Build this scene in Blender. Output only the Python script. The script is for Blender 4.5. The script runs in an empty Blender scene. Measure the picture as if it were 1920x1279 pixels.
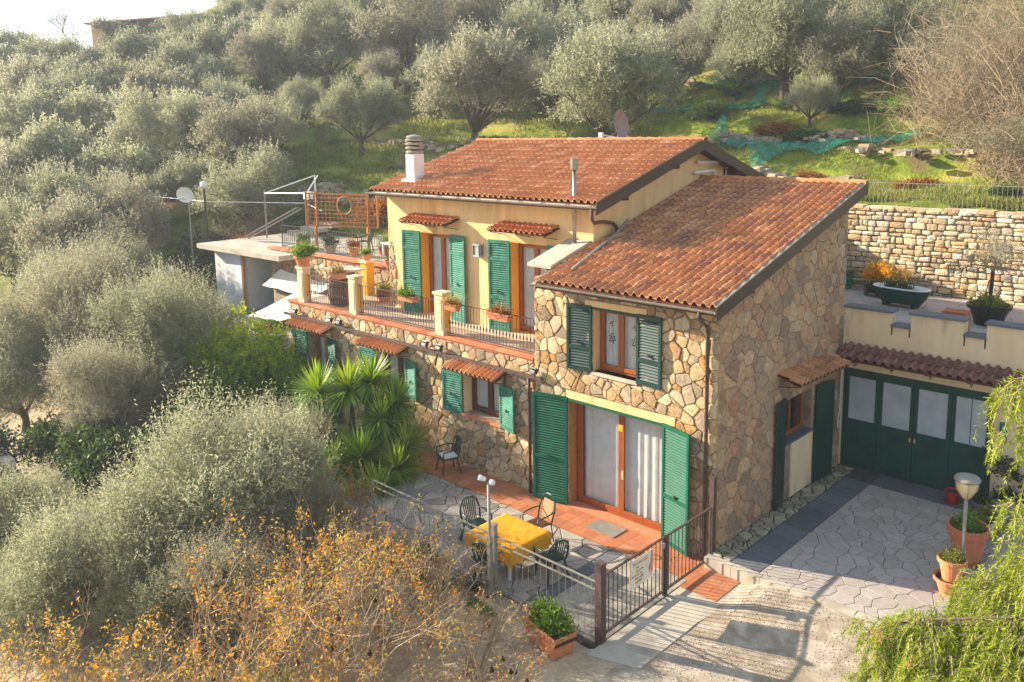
import bpy, math, random
import numpy as np
from mathutils import Vector, Matrix
C = bpy.context.scene.collection
rng = random.Random(7)
# ---------------------------------------------------------------- camera
CAM = Vector((8.3667, -14.4039, 8.6))
yaw, pit, rol = .754274, .144934, -.011629
F = Vector((-math.sin(yaw)*math.cos(pit), math.cos(yaw)*math.cos(pit), -math.sin(pit)))
R0 = Vector((math.cos(yaw), math.sin(yaw), 0)); U0 = R0.cross(F)
Rr = R0*math.cos(rol)+U0*math.sin(rol); Ur = U0*math.cos(rol)-R0*math.sin(rol)
cd = bpy.data.cameras.new('camera'); cam = bpy.data.objects.new('camera', cd); C.objects.link(cam)
cam.matrix_world = Matrix(((Rr.x, Ur.x, -F.x, CAM.x), (Rr.y, Ur.y, -F.y, CAM.y), (Rr.z, Ur.z, -F.z, CAM.z), (0, 0, 0, 1)))
cd.sensor_width = 36; cd.lens = 1553.9/1920*36; cd.shift_x = (960-997.3)/1920; cd.shift_y = -(639.5-479.05)/1920
cd.clip_start = .1; cd.clip_end = 3000
bpy.context.scene.camera = cam
# ---------------------------------------------------------------- light
SUN = Vector((-.937, -.349, math.tan(math.radians(21.5)))).normalized()
EL = math.asin(SUN.z); AZ = math.atan2(SUN.x, SUN.y)
sl = bpy.data.lights.new('sun', 'SUN'); sl.energy = 5.0; sl.angle = math.radians(.55); sl.color = (1, .87, .70)
so = bpy.data.objects.new('sun', sl); C.objects.link(so)
so.rotation_euler = (-SUN).to_track_quat('-Z', 'Y').to_euler(); so.location = (-30, -20, 30)
w = bpy.data.worlds.new('World'); bpy.context.scene.world = w; w.use_nodes = True
nt = w.node_tree; nt.nodes.clear()
out = nt.nodes.new('ShaderNodeOutputWorld'); bg = nt.nodes.new('ShaderNodeBackground')
sky = nt.nodes.new('ShaderNodeTexSky'); sky.sky_type = 'NISHITA'; sky.sun_disc = False
sky.sun_elevation = EL; sky.sun_rotation = AZ % (2*math.pi); sky.air_density = 1.0; sky.dust_density = .6; sky.ozone_density = 1.0
tc = nt.nodes.new('ShaderNodeTexCoord'); mp = nt.nodes.new('ShaderNodeMapping'); mp.inputs['Scale'].default_value = (2, 2, 9)
nz = nt.nodes.new('ShaderNodeTexNoise'); nz.inputs['Scale'].default_value = 2.2; nz.inputs['Detail'].default_value = 8
cr = nt.nodes.new('ShaderNodeValToRGB'); cr.color_ramp.elements[0].position = .44; cr.color_ramp.elements[1].position = .72
mx = nt.nodes.new('ShaderNodeMixRGB'); mx.inputs[2].default_value = (3.9, 4.4, 5.0, 1)
nt.links.new(tc.outputs['Generated'], mp.inputs[0]); nt.links.new(mp.outputs[0], nz.inputs[0]); nt.links.new(nz.outputs['Fac'], cr.inputs[0])
nt.links.new(cr.outputs[0], mx.inputs[0]); nt.links.new(sky.outputs[0], mx.inputs[1]); nt.links.new(mx.outputs[0], bg.inputs[0])
bg.inputs[1].default_value = .10; nt.links.new(bg.outputs[0], out.inputs[0])
vs = bpy.context.scene.view_settings; vs.view_transform = 'Standard'; vs.look = 'None'; vs.exposure = 1.6; vs.gamma = 1; vs.use_curve_mapping = False
bpy.context.scene.render.engine = 'CYCLES'
# ---------------------------------------------------------------- materials
def lin(h):
    if isinstance(h, str):
        c = [int(h[i:i+2], 16)/255 for i in (0, 2, 4)]
        return tuple(x/12.92 if x <= .04045 else ((x+.055)/1.055)**2.4 for x in c)
    return h
def mat(name, cols, scale=6, namp=.25, rough=.85, bump=.0, bscale=40, bdist=.02, metal=0, spec=.3, tint=True, stretch=(1, 1, 1), detail=4, wear=None):
    m = bpy.data.materials.new(name); m.use_nodes = True; n = m.node_tree.nodes; l = m.node_tree.links
    p = n['Principled BSDF']; p.inputs['Roughness'].default_value = rough; p.inputs['Metallic'].default_value = metal
    p.inputs['Specular IOR Level'].default_value = spec
    g = n.new('ShaderNodeNewGeometry'); mp = n.new('ShaderNodeMapping'); mp.inputs['Scale'].default_value = stretch; l.new(g.outputs['Position'], mp.inputs[0])
    cols = [lin(c) for c in cols]
    ramp = n.new('ShaderNodeValToRGB'); e = ramp.color_ramp.elements
    k = len(cols)
    if k == 1: cols = cols*2; k = 2
    while len(e) < k: e.new(.5)
    for i, c in enumerate(cols): e[i].position = i/(k-1); e[i].color = (*c, 1)
    a = n.new('ShaderNodeAttribute'); a.attribute_name = 'tint'; oi = n.new('ShaderNodeObjectInfo')
    nz = n.new('ShaderNodeTexNoise'); nz.inputs['Scale'].default_value = scale; nz.inputs['Detail'].default_value = detail; l.new(mp.outputs[0], nz.inputs[0])
    if tint:
        ad = n.new('ShaderNodeMath'); ad.operation = 'ADD'; l.new(a.outputs['Fac'], ad.inputs[0]); l.new(oi.outputs['Random'], ad.inputs[1])
        fr = n.new('ShaderNodeMath'); fr.operation = 'FRACT'; l.new(ad.outputs[0], fr.inputs[0]); l.new(fr.outputs[0], ramp.inputs[0])
    else: 
        mr = n.new('ShaderNodeMapRange'); mr.inputs[1].default_value = .3; mr.inputs[2].default_value = .7; l.new(nz.outputs['Fac'], mr.inputs[0]); l.new(mr.outputs[0], ramp.inputs[0])
    nz2 = n.new('ShaderNodeTexNoise'); nz2.inputs['Scale'].default_value = scale*2.3; nz2.inputs['Detail'].default_value = 6; l.new(mp.outputs[0], nz2.inputs[0])
    mr = n.new('ShaderNodeMapRange'); mr.inputs[1].default_value = .25; mr.inputs[2].default_value = .75; mr.inputs[3].default_value = 1-namp; mr.inputs[4].default_value = 1+namp
    l.new(nz2.outputs['Fac'], mr.inputs[0])
    mu = n.new('ShaderNodeVectorMath'); mu.operation = 'SCALE'; l.new(ramp.outputs[0], mu.inputs[0]); l.new(mr.outputs[0], mu.inputs['Scale'])
    last = mu.outputs[0]
    if wear:
        wz = n.new('ShaderNodeTexNoise'); wz.inputs['Scale'].default_value = wear[1]; wz.inputs['Detail'].default_value = 7; l.new(mp.outputs[0], wz.inputs[0])
        wr = n.new('ShaderNodeValToRGB'); wr.color_ramp.elements[0].position = wear[2]; wr.color_ramp.elements[1].position = wear[2]+.12; l.new(wz.outputs['Fac'], wr.inputs[0])
        wm = n.new('ShaderNodeMixRGB'); l.new(wr.outputs[0], wm.inputs[0]); l.new(last, wm.inputs[1]); wm.inputs[2].default_value = (*lin(wear[0]), 1); last = wm.outputs[0]
    l.new(last, p.inputs['Base Color'])
    if bump:
        bz = n.new('ShaderNodeTexNoise'); bz.inputs['Scale'].default_value = bscale; bz.inputs['Detail'].default_value = 5; l.new(mp.outputs[0], bz.inputs[0])
        b = n.new('ShaderNodeBump'); b.inputs['Strength'].default_value = bump; b.inputs['Distance'].default_value = bdist; l.new(bz.outputs['Fac'], b.inputs['Height']); l.new(b.outputs[0], p.inputs['Normal'])
    return m
def leafmat(name, cols, trans=.3, rough=.55, spec=.35):
    m = bpy.data.materials.new(name); m.use_nodes = True; n = m.node_tree.nodes; l = m.node_tree.links
    p = n['Principled BSDF']; p.inputs['Roughness'].default_value = rough; p.inputs['Specular IOR Level'].default_value = spec
    cols = [lin(c) for c in cols]; ramp = n.new('ShaderNodeValToRGB'); e = ramp.color_ramp.elements
    while len(e) < len(cols): e.new(.5)
    for i, c in enumerate(cols): e[i].position = i/(len(cols)-1); e[i].color = (*c, 1)
    a = n.new('ShaderNodeAttribute'); a.attribute_name = 'tint'; oi = n.new('ShaderNodeObjectInfo')
    m1 = n.new('ShaderNodeMath'); m1.operation = 'MULTIPLY'; m1.inputs[1].default_value = .3; l.new(oi.outputs['Random'], m1.inputs[0])
    m2 = n.new('ShaderNodeMath'); m2.operation = 'MULTIPLY_ADD'; m2.inputs[1].default_value = .7; l.new(a.outputs['Fac'], m2.inputs[0]); l.new(m1.outputs[0], m2.inputs[2])
    l.new(m2.outputs[0], ramp.inputs[0]); l.new(ramp.outputs[0], p.inputs['Base Color'])
    t = n.new('ShaderNodeBsdfTranslucent'); hs = n.new('ShaderNodeHueSaturation'); hs.inputs['Saturation'].default_value = 1.15; hs.inputs['Value'].default_value = 1.25; l.new(ramp.outputs[0], hs.inputs['Color']); l.new(hs.outputs[0], t.inputs[0])
    ms = n.new('ShaderNodeMixShader'); ms.inputs[0].default_value = trans; l.new(p.outputs[0], ms.inputs[1]); l.new(t.outputs[0], ms.inputs[2])
    l.new(ms.outputs[0], n['Material Output'].inputs[0])
    return m
MT = {}
MT['plaster'] = mat('yellow_plaster', ['D6AE74', 'E2BE86', 'DAB47C'], .8, .09, .9, .3, 60, .005, tint=False, stretch=(2.5, 2.5, .5), wear=('C69C64', .9, .6))
MT['ochre'] = mat('ochre_paint', ['D99A18', 'E0A526'], 2, .06, .8, .1, 50, tint=False)
MT['cream'] = mat('cream_plaster', ['D8BE96', 'E0C8A2'], 1, .07, .9, .2, 50, .004, tint=False, stretch=(2, 2, .6), wear=('B89E7C', 1.1, .58))
MT['stone'] = mat('wall_stone', ['A0825C', 'C8A878', '8C7054', 'C0AA88', 'AA8C62', 'D0BC94', '9A7244', 'B6A284', '90806A', 'CAAE7E', '887660', 'B8864C', '9C8E7A'], 5, .3, .9, .6, 25, .03)
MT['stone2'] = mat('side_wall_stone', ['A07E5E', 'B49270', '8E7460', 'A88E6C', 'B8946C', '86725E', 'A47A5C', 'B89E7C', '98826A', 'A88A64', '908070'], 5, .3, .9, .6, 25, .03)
MT['rubble'] = mat('rubble_stone', ['B09068', 'D4BE98', 'A08868', 'E0D4BC', 'BC945C', 'D0C2A4', 'A89A88', 'C4A474', '988A78'], 6, .35, .92, .7, 18, .04)
MT['mortar'] = mat('mortar', ['94846A', 'A29276', '84745C'], 4, .25, .95, .5, 50, .01, tint=False)
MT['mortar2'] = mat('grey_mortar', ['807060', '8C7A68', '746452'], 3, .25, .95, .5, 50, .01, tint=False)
MT['tile'] = mat('roof_tile', ['B87A4C', 'C68A58', 'BE7E50', 'CE9666', 'AC724A', 'C08456', 'D8A87C'], 9, .28, .8, .35, 60, .006, wear=('96644A', 6, .72))
MT['tile2'] = mat('old_roof_tile', ['AC7246', 'BE8252', 'AE7C54', 'C68C5A', '946450', 'AE7A50', 'CC986C'], 9, .3, .85, .35, 60, .006, wear=('80584A', 5, .66))
MT['ridge'] = mat('ridge_tile', ['C07848', 'B46A40', 'C88858'], 5, .2, .85, .3, 50, .006)
MT['terracotta'] = mat('terracotta_tile', ['A2623E', 'B06C46', 'B8744C', '9E6242', 'BC7E56'], 7, .18, .6, .15, 30, .004, spec=.4)
MT['pot'] = mat('terracotta_pot', ['C4784E', 'D0885C', 'BE7250'], 6, .16, .8, .15, 60, .004, wear=('C89878', 5, .66))
MT['coping'] = mat('brick_coping', ['B86A44', 'C47A50', 'A85C3C', 'CC8A62'], 6, .22, .85, .2, 50, .006)
MT['pale_tile'] = mat('pale_terrace_tile', ['BCA68C', 'C8B49A', 'C0A890', 'D0BCA4'], 5, .12, .7, .1, 30, .003)
MT['green'] = mat('bright_green_paint', ['044E38', '0A5C42'], 2.5, .2, .6, .08, 40, .003, tint=False, spec=.2)
MT['green2'] = mat('faded_green_paint', ['2C6E5A', '3E806A', '245E4C'], 3, .26, .7, .15, 60, .003, tint=False, spec=.2)
MT['green3'] = mat('dark_green_paint', ['0C332A', '103A30'], 3, .12, .45, .08, 40, .003, tint=False, spec=.45)
MT['green4'] = mat('garage_green_paint', ['0B3A2E', '0E4436', '0A362C'], 2, .16, .5, .15, 30, .003, tint=False, spec=.4)
MT['wood'] = mat('window_wood', ['8A4618', '9C5220', '7C3C14'], 4, .2, .4, .15, 60, .003, tint=False, stretch=(8, 8, .6), spec=.5)
MT['wood_dark'] = mat('dark_wood', ['4A2A1A', '5A3220', '3C2218'], 4, .25, .6, .2, 40, .004, tint=False, stretch=(6, 6, .6))
MT['lattice'] = mat('stained_pine', ['A8672C', 'B87638', '9C5A24'], 4, .2, .65, .1, 50, .003)
MT['fascia'] = mat('brown_metal', ['3A302C', '443832'], 3, .15, .45, .05, 40, .003, tint=False, spec=.5)
MT['steel'] = mat('steel_flue', ['8E8880', 'A09A90'], 4, .12, .35, metal=.8, tint=False)
MT['galv'] = mat('grey_metal', ['8A8478', '9A9488'], 4, .15, .5, metal=.3, tint=False)
MT['iron'] = mat('dark_iron', ['2A2624', '342E2B'], 5, .2, .5, .1, 60, .003, tint=False, spec=.4)
MT['rust'] = mat('rusty_iron', ['4A3A34', '5A4640', '3A302C'], 8, .25, .65, .2, 60, .003, tint=False)
MT['greyconc'] = mat('grey_concrete', ['8F887C', 'A29A8C', '847E74'], 2.5, .16, .92, .4, 60, .006, tint=False)
MT['paleconc'] = mat('pale_concrete', ['A89E8C', 'B6AC98', '9C9282'], 1.2, .14, .92, .4, 50, .006, tint=False, wear=('8E8474', 2, .62))
MT['slate'] = mat('dark_slate', ['5E6064', '6A6C6E', '56585C'], 3, .15, .7, .2, 40, .004)
MT['paver'] = mat('grey_paving_stone', ['A0968C', 'A89C92', 'ACA096', '9C9288', 'A49A8E'], 4, .14, .75, .25, 20, .006)
MT['mossy'] = mat('mossy_stone', ['8C8470', 'A69C84', '7C7660', '989078'], 5, .25, .85, .4, 20, .01, wear=('4C5230', 5, .58))
MT['joint'] = mat('dark_joint', ['4A4640', '56524A'], 6, .2, .95, .3, 60, tint=False)
MT['mossjoint'] = mat('mossy_joint', ['3A3C22', '4E4A30'], 6, .3, .95, .3, 60, tint=False)
MT['patio'] = mat('patio_slab', ['8A8278', '9A9286', 'A89E90', '7C766E', 'B0A696'], 4, .2, .85, .3, 18, .01)
MT['white'] = mat('white_paint', ['D8D6D0', 'E2E0DA'], 3, .05, .5, .03, 40, tint=False)
MT['whitewall'] = mat('white_render', ['C8C6C4', 'D6D4D0'], 1.5, .08, .85, .15, 50, tint=False)
MT['curtain'] = mat('white_curtain', ['C4C0BC', 'D2CECA'], 3, .05, .85, tint=False)
MT['sail'] = mat('cream_canvas', ['D8CCB8', 'E2D8C6'], 2, .06, .9, .1, 30, tint=False)
MT['blackp'] = mat('black_plastic', ['141414', '1C1C1C'], 3, .1, .35, tint=False, spec=.5)
MT['chairg'] = mat('dark_green_plastic', ['10302A', '163A32'], 3, .08, .35, tint=False, spec=.5)
MT['cloth'] = mat('yellow_cloth', ['C8860C', 'DA9612'], 3, .1, .85, .5, 7, .03, tint=False)
MT['red'] = mat('red_plastic', ['A02A1C', 'B03424'], 3, .08, .45, tint=False)
MT['soil'] = mat('potting_soil', ['3A2A1C', '4A3826'], 20, .3, .95, .6, 60, tint=False)
MT['bark'] = mat('olive_bark', ['4A4034', '5E5244', '3A322A'], 10, .3, .95, .8, 14, .03, tint=False, stretch=(1, 1, .35))
MT['twig'] = mat('grey_twig', ['8E7C62', 'A08C70', '7C6C56'], 10, .2, .9, tint=False)
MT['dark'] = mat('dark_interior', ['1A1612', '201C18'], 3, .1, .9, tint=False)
MT['net'] = mat('green_net', ['12705A', '1A866C', '0E5E4C'], 2.5, .4, .8, .9, 12, .05, tint=False)
MT['brass'] = mat('lamp_bowl', ['C8B080', 'D8C498'], 3, .06, .2, tint=False, spec=.6)
MT['barrel'] = mat('old_oak', ['5C4030', '6C4E3C', '4C362A'], 6, .25, .85, .3, 30, .006, tint=True, stretch=(5, 5, .8))
MT['skin'] = mat('skin', ['B07850', 'B88058'], 3, .05, .6, tint=False)
MT['shirt'] = mat('white_shirt', ['D8D8DA', 'E0E0E2'], 3, .05, .85, tint=False)
MT['trouser'] = mat('grey_trousers', ['50545C', '5A5E66'], 3, .08, .9, tint=False)
MT['hair'] = mat('grey_hair', ['6C6660', '7C766E'], 8, .1, .8, tint=False)
_n = MT['net'].node_tree; _p = _n.nodes['Principled BSDF']; _z = _n.nodes.new('ShaderNodeTexNoise'); _z.inputs['Scale'].default_value = 38; _g = _n.nodes.new('ShaderNodeNewGeometry'); _n.links.new(_g.outputs['Position'], _z.inputs[0])
_m = _n.nodes.new('ShaderNodeMapRange'); _m.inputs[1].default_value = .42; _m.inputs[2].default_value = .58; _m.inputs[3].default_value = .25; _m.inputs[4].default_value = .85; _n.links.new(_z.outputs['Fac'], _m.inputs[0]); _n.links.new(_m.outputs[0], _p.inputs['Alpha'])
def glassmat(name, refl=.3, tintc=(.75, .8, .82)):
    m = bpy.data.materials.new(name); m.use_nodes = True; n = m.node_tree.nodes; l = m.node_tree.links; n.remove(n['Principled BSDF'])
    g = n.new('ShaderNodeBsdfGlossy'); g.inputs['Roughness'].default_value = .03; t = n.new('ShaderNodeBsdfTransparent'); t.inputs[0].default_value = (*tintc, 1)
    fr = n.new('ShaderNodeLayerWeight'); pw = n.new('ShaderNodeMath'); pw.operation = 'POWER'; pw.inputs[1].default_value = 4; l.new(fr.outputs['Facing'], pw.inputs[0]); ad = n.new('ShaderNodeMath'); ad.operation = 'MULTIPLY_ADD'; ad.inputs[1].default_value = .7; ad.inputs[2].default_value = refl; l.new(pw.outputs[0], ad.inputs[0])
    ms = n.new('ShaderNodeMixShader'); l.new(ad.outputs[0], ms.inputs[0]); l.new(t.outputs[0], ms.inputs[1]); l.new(g.outputs[0], ms.inputs[2]); l.new(ms.outputs[0], n['Material Output'].inputs[0])
    return m
MT['glass'] = glassmat('window_glass', .03, (.97, .98, .98))
MT['frost'] = mat('frosted_pane', ['9CA4A8', 'B0B6B8'], 1.5, .1, .25, tint=False, spec=.7)
MT['olive'] = leafmat('olive_leaf', ['5A5E44', '767A5A', '8C8E70', 'A4A488', 'AEAE80'], .45)
MT['olive2'] = leafmat('olive_leaf_silver', ['64644A', '827E66', '9A967C', 'B0AC94'], .45)
MT['darkleaf'] = leafmat('dark_leaf', ['2C3C1C', '3C4E24', '4E6030', '66743C'], .35)
MT['citrus'] = leafmat('citrus_leaf', ['3C6016', '587E1C', '7C9C24', 'B0B82C', 'D8CC3C'], .45)
MT['yucca'] = leafmat('yucca_leaf', ['345C20', '547E26', '7C9E30', 'A4B43C', 'C8C85C'], .35, .4, .5)
MT['autumn'] = leafmat('autumn_leaf', ['98683C', 'B47C40', 'CC9644', 'AC8C5C', '928E48', 'BEA462', 'C0843C', 'A07850'], .45)
MT['yel'] = leafmat('yellow_leaf', ['B88410', 'D8A010', 'C8A820'], .4)
MT['pepper'] = leafmat('pepper_leaf', ['66781A', '889A24', 'AAB436', 'CCCC58'], .5)
MT['potgreen'] = leafmat('pot_plant_leaf', ['2E5010', '4A6E14', '6E8C1E', '8A9A2A'], .35)
MT['tile3'] = mat('dull_roof_tile', ['7C564A', '886050', '704C42', '90685A'], 9, .3, .88, .3, 60, .006)
MT['dishback'] = mat('dish_back', ['7E6C68', '8A7872'], tint=False, rough=.5)
MT['rubble2'] = mat('field_stone', ['948672', 'AE9E84', '84786A', 'C0B094', '9C8260', 'A89C8C'], 6, .35, .92, .7, 18, .04)
MT['heather'] = leafmat('dry_heather', ['7A4A20', '8E5A28', 'A06A2C', '8A6C38'], .3)
MT['grassm'] = leafmat('grass_blade', ['5E6220', '78782C', '66781E', '9A9050', '808C34', 'A08A54'], .3)
MT['ivy'] = leafmat('ivy_leaf', ['1C2C1C', '30402A', '5A6A50', '88907A'], .2)
MT['fruit'] = mat('dried_fruit', ['3A1C14', '4A2418'], 9, .3, .8)
MT['berry'] = mat('pink_berry', ['A04838', 'B05844'], 9, .2, .6)
# ---------------------------------------------------------------- object helpers
def thing(name, label, cat, loc=(0, 0, 0), rz=0, group=None):
    o = bpy.data.objects.new(name, None); C.objects.link(o); o.location = loc; o.rotation_euler = (0, 0, rz); o.empty_display_size = .2
    o['label'] = label; o['category'] = cat
    if group: o['group'] = group
    return o
def tag(o, label, cat, group=None):
    o['label'] = label; o['category'] = cat
    if group: o['group'] = group
    return o
def root_of(o):
    while o.parent: o = o.parent
    return o
def addobj(name, me, parent=None, loc=None):
    o = bpy.data.objects.new(name, me); C.objects.link(o)
    if parent: o.parent = parent
    if loc is not None: o.location = loc
    return o
class MB:
    def __init__(s): s.v = []; s.f = []; s.t = []
    def add(s, vs, fs, tint=None):
        b = len(s.v); s.v += [tuple(p) for p in vs]; s.f += [tuple(i+b for i in f) for f in fs]
        t = rng.random() if tint is None else tint; s.t += [t]*len(vs); return s
    def box(s, x0, x1, y0, y1, z0, z1, tint=0.):
        return s.add([(x0,y0,z0),(x1,y0,z0),(x1,y1,z0),(x0,y1,z0),(x0,y0,z1),(x1,y0,z1),(x1,y1,z1),(x0,y1,z1)],
            [(0,3,2,1),(4,5,6,7),(0,1,5,4),(1,2,6,5),(2,3,7,6),(3,0,4,7)], tint)
    def obox(s, c, ax, ay, az, tint=0.):
        c = Vector(c); ax, ay, az = Vector(ax), Vector(ay), Vector(az); p = []
        for k in (-1, 1):
            for i, j in ((-1,-1),(1,-1),(1,1),(-1,1)): p.append(c+ax*i+ay*j+az*k)
        return s.add(p, [(0,3,2,1),(4,5,6,7),(0,1,5,4),(1,2,6,5),(2,3,7,6),(3,0,4,7)], tint)
    def bar(s, a, b, w, h=None, tint=0.):
        a, b = Vector(a), Vector(b); d = b-a; L = d.length; d.normalize(); up = Vector((0,0,1)) if abs(d.z) < .95 else Vector((0,1,0))
        x = d.cross(up).normalized(); y = x.cross(d); h = h or w
        return s.obox((a+b)/2, x*w/2, y*h/2, d*L/2, tint)
    def tube(s, pts, r, n=8, tint=0., cap=True):
        pts = [Vector(p) for p in pts]; rs = r if isinstance(r, (list, tuple)) else [r]*len(pts); vs = []; fs = []
        x = None
        for i, p in enumerate(pts):
            d = (pts[min(i+1, len(pts)-1)]-pts[max(i-1, 0)]).normalized()
            if x is None: x = d.cross(Vector((0,0,1)) if abs(d.z) < .9 else Vector((1,0,0))).normalized()
            else: x = (x-d*x.dot(d)).normalized()
            y = d.cross(x)
            for k in range(n):
                a = 2*math.pi*k/n; vs.append(p+x*math.cos(a)*rs[i]+y*math.sin(a)*rs[i])
        for i in range(len(pts)-1):
            for k in range(n): fs.append((i*n+k, i*n+(k+1)%n, (i+1)*n+(k+1)%n, (i+1)*n+k))
        if cap: fs.append(tuple(range(n))[::-1]); fs.append(tuple((len(pts)-1)*n+k for k in range(n)))
        return s.add(vs, fs, tint)
    def lathe(s, prof, c=(0, 0, 0), n=20, tint=0., close=False):
        vs = []; fs = []
        for (r, z) in prof:
            for k in range(n): a = 2*math.pi*k/n; vs.append((c[0]+r*math.cos(a), c[1]+r*math.sin(a), c[2]+z))
        m = len(prof)
        for i in range(m-1):
            for k in range(n): fs.append((i*n+k, i*n+(k+1)%n, (i+1)*n+(k+1)%n, (i+1)*n+k))
        if prof[0][0] > 0: fs.append(tuple(range(n))[::-1])
        if prof[-1][0] > 0 and close: fs.append(tuple((m-1)*n+k for k in range(n)))
        return s.add(vs, fs, tint)
    def prism(s, poly, a, b, axis='z', tint=0.):
        n = len(poly); mk = {'z': lambda u, v, t: (u, v, t), 'y': lambda u, v, t: (u, t, v), 'x': lambda u, v, t: (t, u, v)}[axis]
        vs = [mk(u, v, a) for u, v in poly]+[mk(u, v, b) for u, v in poly]
        return s.add(vs, [tuple(range(n))[::-1], tuple(range(n, 2*n))]+[(i, (i+1) % n, n+(i+1) % n, n+i) for i in range(n)], tint)
    def mesh(s, name, m, smooth=False, off=(0, 0, 0)):
        me = bpy.data.meshes.new(name); ox, oy, oz = off
        me.from_pydata([(x-ox, y-oy, z-oz) for x, y, z in s.v], [], s.f); me.update()
        if m: me.materials.append(m)
        a = me.attributes.new('tint', 'FLOAT', 'POINT'); a.data.foreach_set('value', s.t)
        if smooth: me.shade_smooth()
        return me
    def build(s, name, m, parent=None, smooth=False, world=True, kind=None, label=None):
        off = tuple(root_of(parent).location) if (parent and world) else (0, 0, 0)
        o = addobj(name, s.mesh(name, MT[m] if isinstance(m, str) else m, smooth, off), parent)
        if kind: o['kind'] = kind
        if label: o['label'] = label
        return o
def B(name, m, parent, *boxes, **k):
    mb = MB()
    for b in boxes: mb.box(*b)
    return mb.build(name, m, parent, **k)
def copy_tree(src, loc, rz=None, label=None, group=None, scale=None):
    r = src.copy(); C.objects.link(r); r.location = loc
    if rz is not None: r.rotation_euler = (0, 0, rz)
    if scale: r.scale = (scale,)*3 if not isinstance(scale, tuple) else scale
    if label: r['label'] = label
    if group: r['group'] = group
    def rec(a, b):
        for ch in list(a.children):
            c = ch.copy(); C.objects.link(c); c.parent = b; rec(ch, c)
    rec(src, r); return r
def structure(o): o['kind'] = 'structure'; return o
# ---- pieces (stones, tiles): the 300 largest in view become parts, the rest one stuff part
POOL = {}
def piece(root, name, parent, vs, fs, m, area):
    c = Vector((sum(v[0] for v in vs)/len(vs), sum(v[1] for v in vs)/len(vs), sum(v[2] for v in vs)/len(vs)))
    POOL.setdefault((root.name, name), [root, []])[1].append((area/(c-CAM).length_squared, parent, vs, fs, m))
def flush_pieces(nmax=296):
    for (rn, name), (root, L) in POOL.items():
        L.sort(key=lambda e: -e[0])
        off = Vector(root_of(root).location)
        for sc, parent, vs, fs, m in L[:nmax]:
            mb = MB().add(vs, fs); mb.build(name, m, parent)
        rest = {}
        for sc, parent, vs, fs, m in L[nmax:]: rest.setdefault(m, MB()).add(vs, fs)
        if rest:
            allm = MB(); mats = []; idx = []
            for m, mb in rest.items():
                b = len(allm.v); allm.v += mb.v; allm.t += mb.t; allm.f += [tuple(i+b for i in f) for f in mb.f]; idx += [len(mats)]*len(mb.f); mats.append(m)
            o = allm.build(name+('_rest' if False else ''), mats[0], root, kind='stuff')
            for m in mats[1:]: o.data.materials.append(MT[m])
            o.data.polygons.foreach_set('material_index', idx)
def clip(poly, nx, ny, d):   # keep n.p <= d
    out = []
    for i in range(len(poly)):
        a = poly[i]; b = poly[(i+1) % len(poly)]; da = a[0]*nx+a[1]*ny-d; db = b[0]*nx+b[1]*ny-d
        if da <= 0: out.append(a)
        if (da < 0 < db) or (db < 0 < da): t = da/(da-db); out.append((a[0]+(b[0]-a[0])*t, a[1]+(b[1]-a[1])*t))
    return out
def parea(p): return .5*sum(p[i][0]*p[(i+1) % len(p)][1]-p[(i+1) % len(p)][0]*p[i][1] for i in range(len(p)))
def voronoi(outer, holes, sx, sy, jit=.42, drop=.12, seed=1, minarea=.006):
    r = random.Random(seed); xs = [p[0] for p in outer]; ys = [p[1] for p in outer]; pts = []
    j = 0; y = min(ys)-sy
    while y < max(ys)+sy:
        x = min(xs)-sx+(sx/2 if j % 2 else 0)
        while x < max(xs)+sx:
            if r.random() > drop: pts.append((x+r.uniform(-jit, jit)*sx, y+r.uniform(-jit, jit)*sy))
            x += sx
        y += sy; j += 1
    P = np.array(pts); res = []; wt = [r.uniform(-1, 1)*(.42*min(sx, sy))**2*2.2 for _ in pts]
    n = len(outer); planes = []
    for i in range(n):
        a = outer[i]; b = outer[(i+1) % n]; nx, ny = b[1]-a[1], a[0]-b[0]; planes.append((nx, ny, nx*a[0]+ny*a[1]))
    for i, (px, py) in enumerate(pts):
        d2 = (P[:, 0]-px)**2+(P[:, 1]-py)**2; near = np.argsort(d2)[1:22]
        c = [(px-4*sx, py-4*sy), (px+4*sx, py-4*sy), (px+4*sx, py+4*sy), (px-4*sx, py+4*sy)]
        for k in near:
            qx, qy = pts[k]; nx, ny = qx-px, qy-py; c = clip(c, nx, ny, nx*(qx+px)/2+ny*(qy+py)/2+(wt[i]-wt[k])/2)
            if len(c) < 3: break
        for nx, ny, d in planes:
            if len(c) >= 3: c = clip(c, nx, ny, d)
        for (x0, x1, y0, y1) in holes:
            if len(c) < 3: break
            bx0, bx1 = min(p[0] for p in c), max(p[0] for p in c); by0, by1 = min(p[1] for p in c), max(p[1] for p in c)
            if bx1 <= x0 or bx0 >= x1 or by1 <= y0 or by0 >= y1: continue
            ch = [(clip(c, 1, 0, x0)), (clip(c, -1, 0, -x1)), (clip(c, 0, 1, y0)), (clip(c, 0, -1, -y1))]
            c = max(ch, key=lambda q: parea(q) if len(q) > 2 else 0)
        if len(c) > 2 and parea(c) > minarea: res.append(c)
    return res
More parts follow.
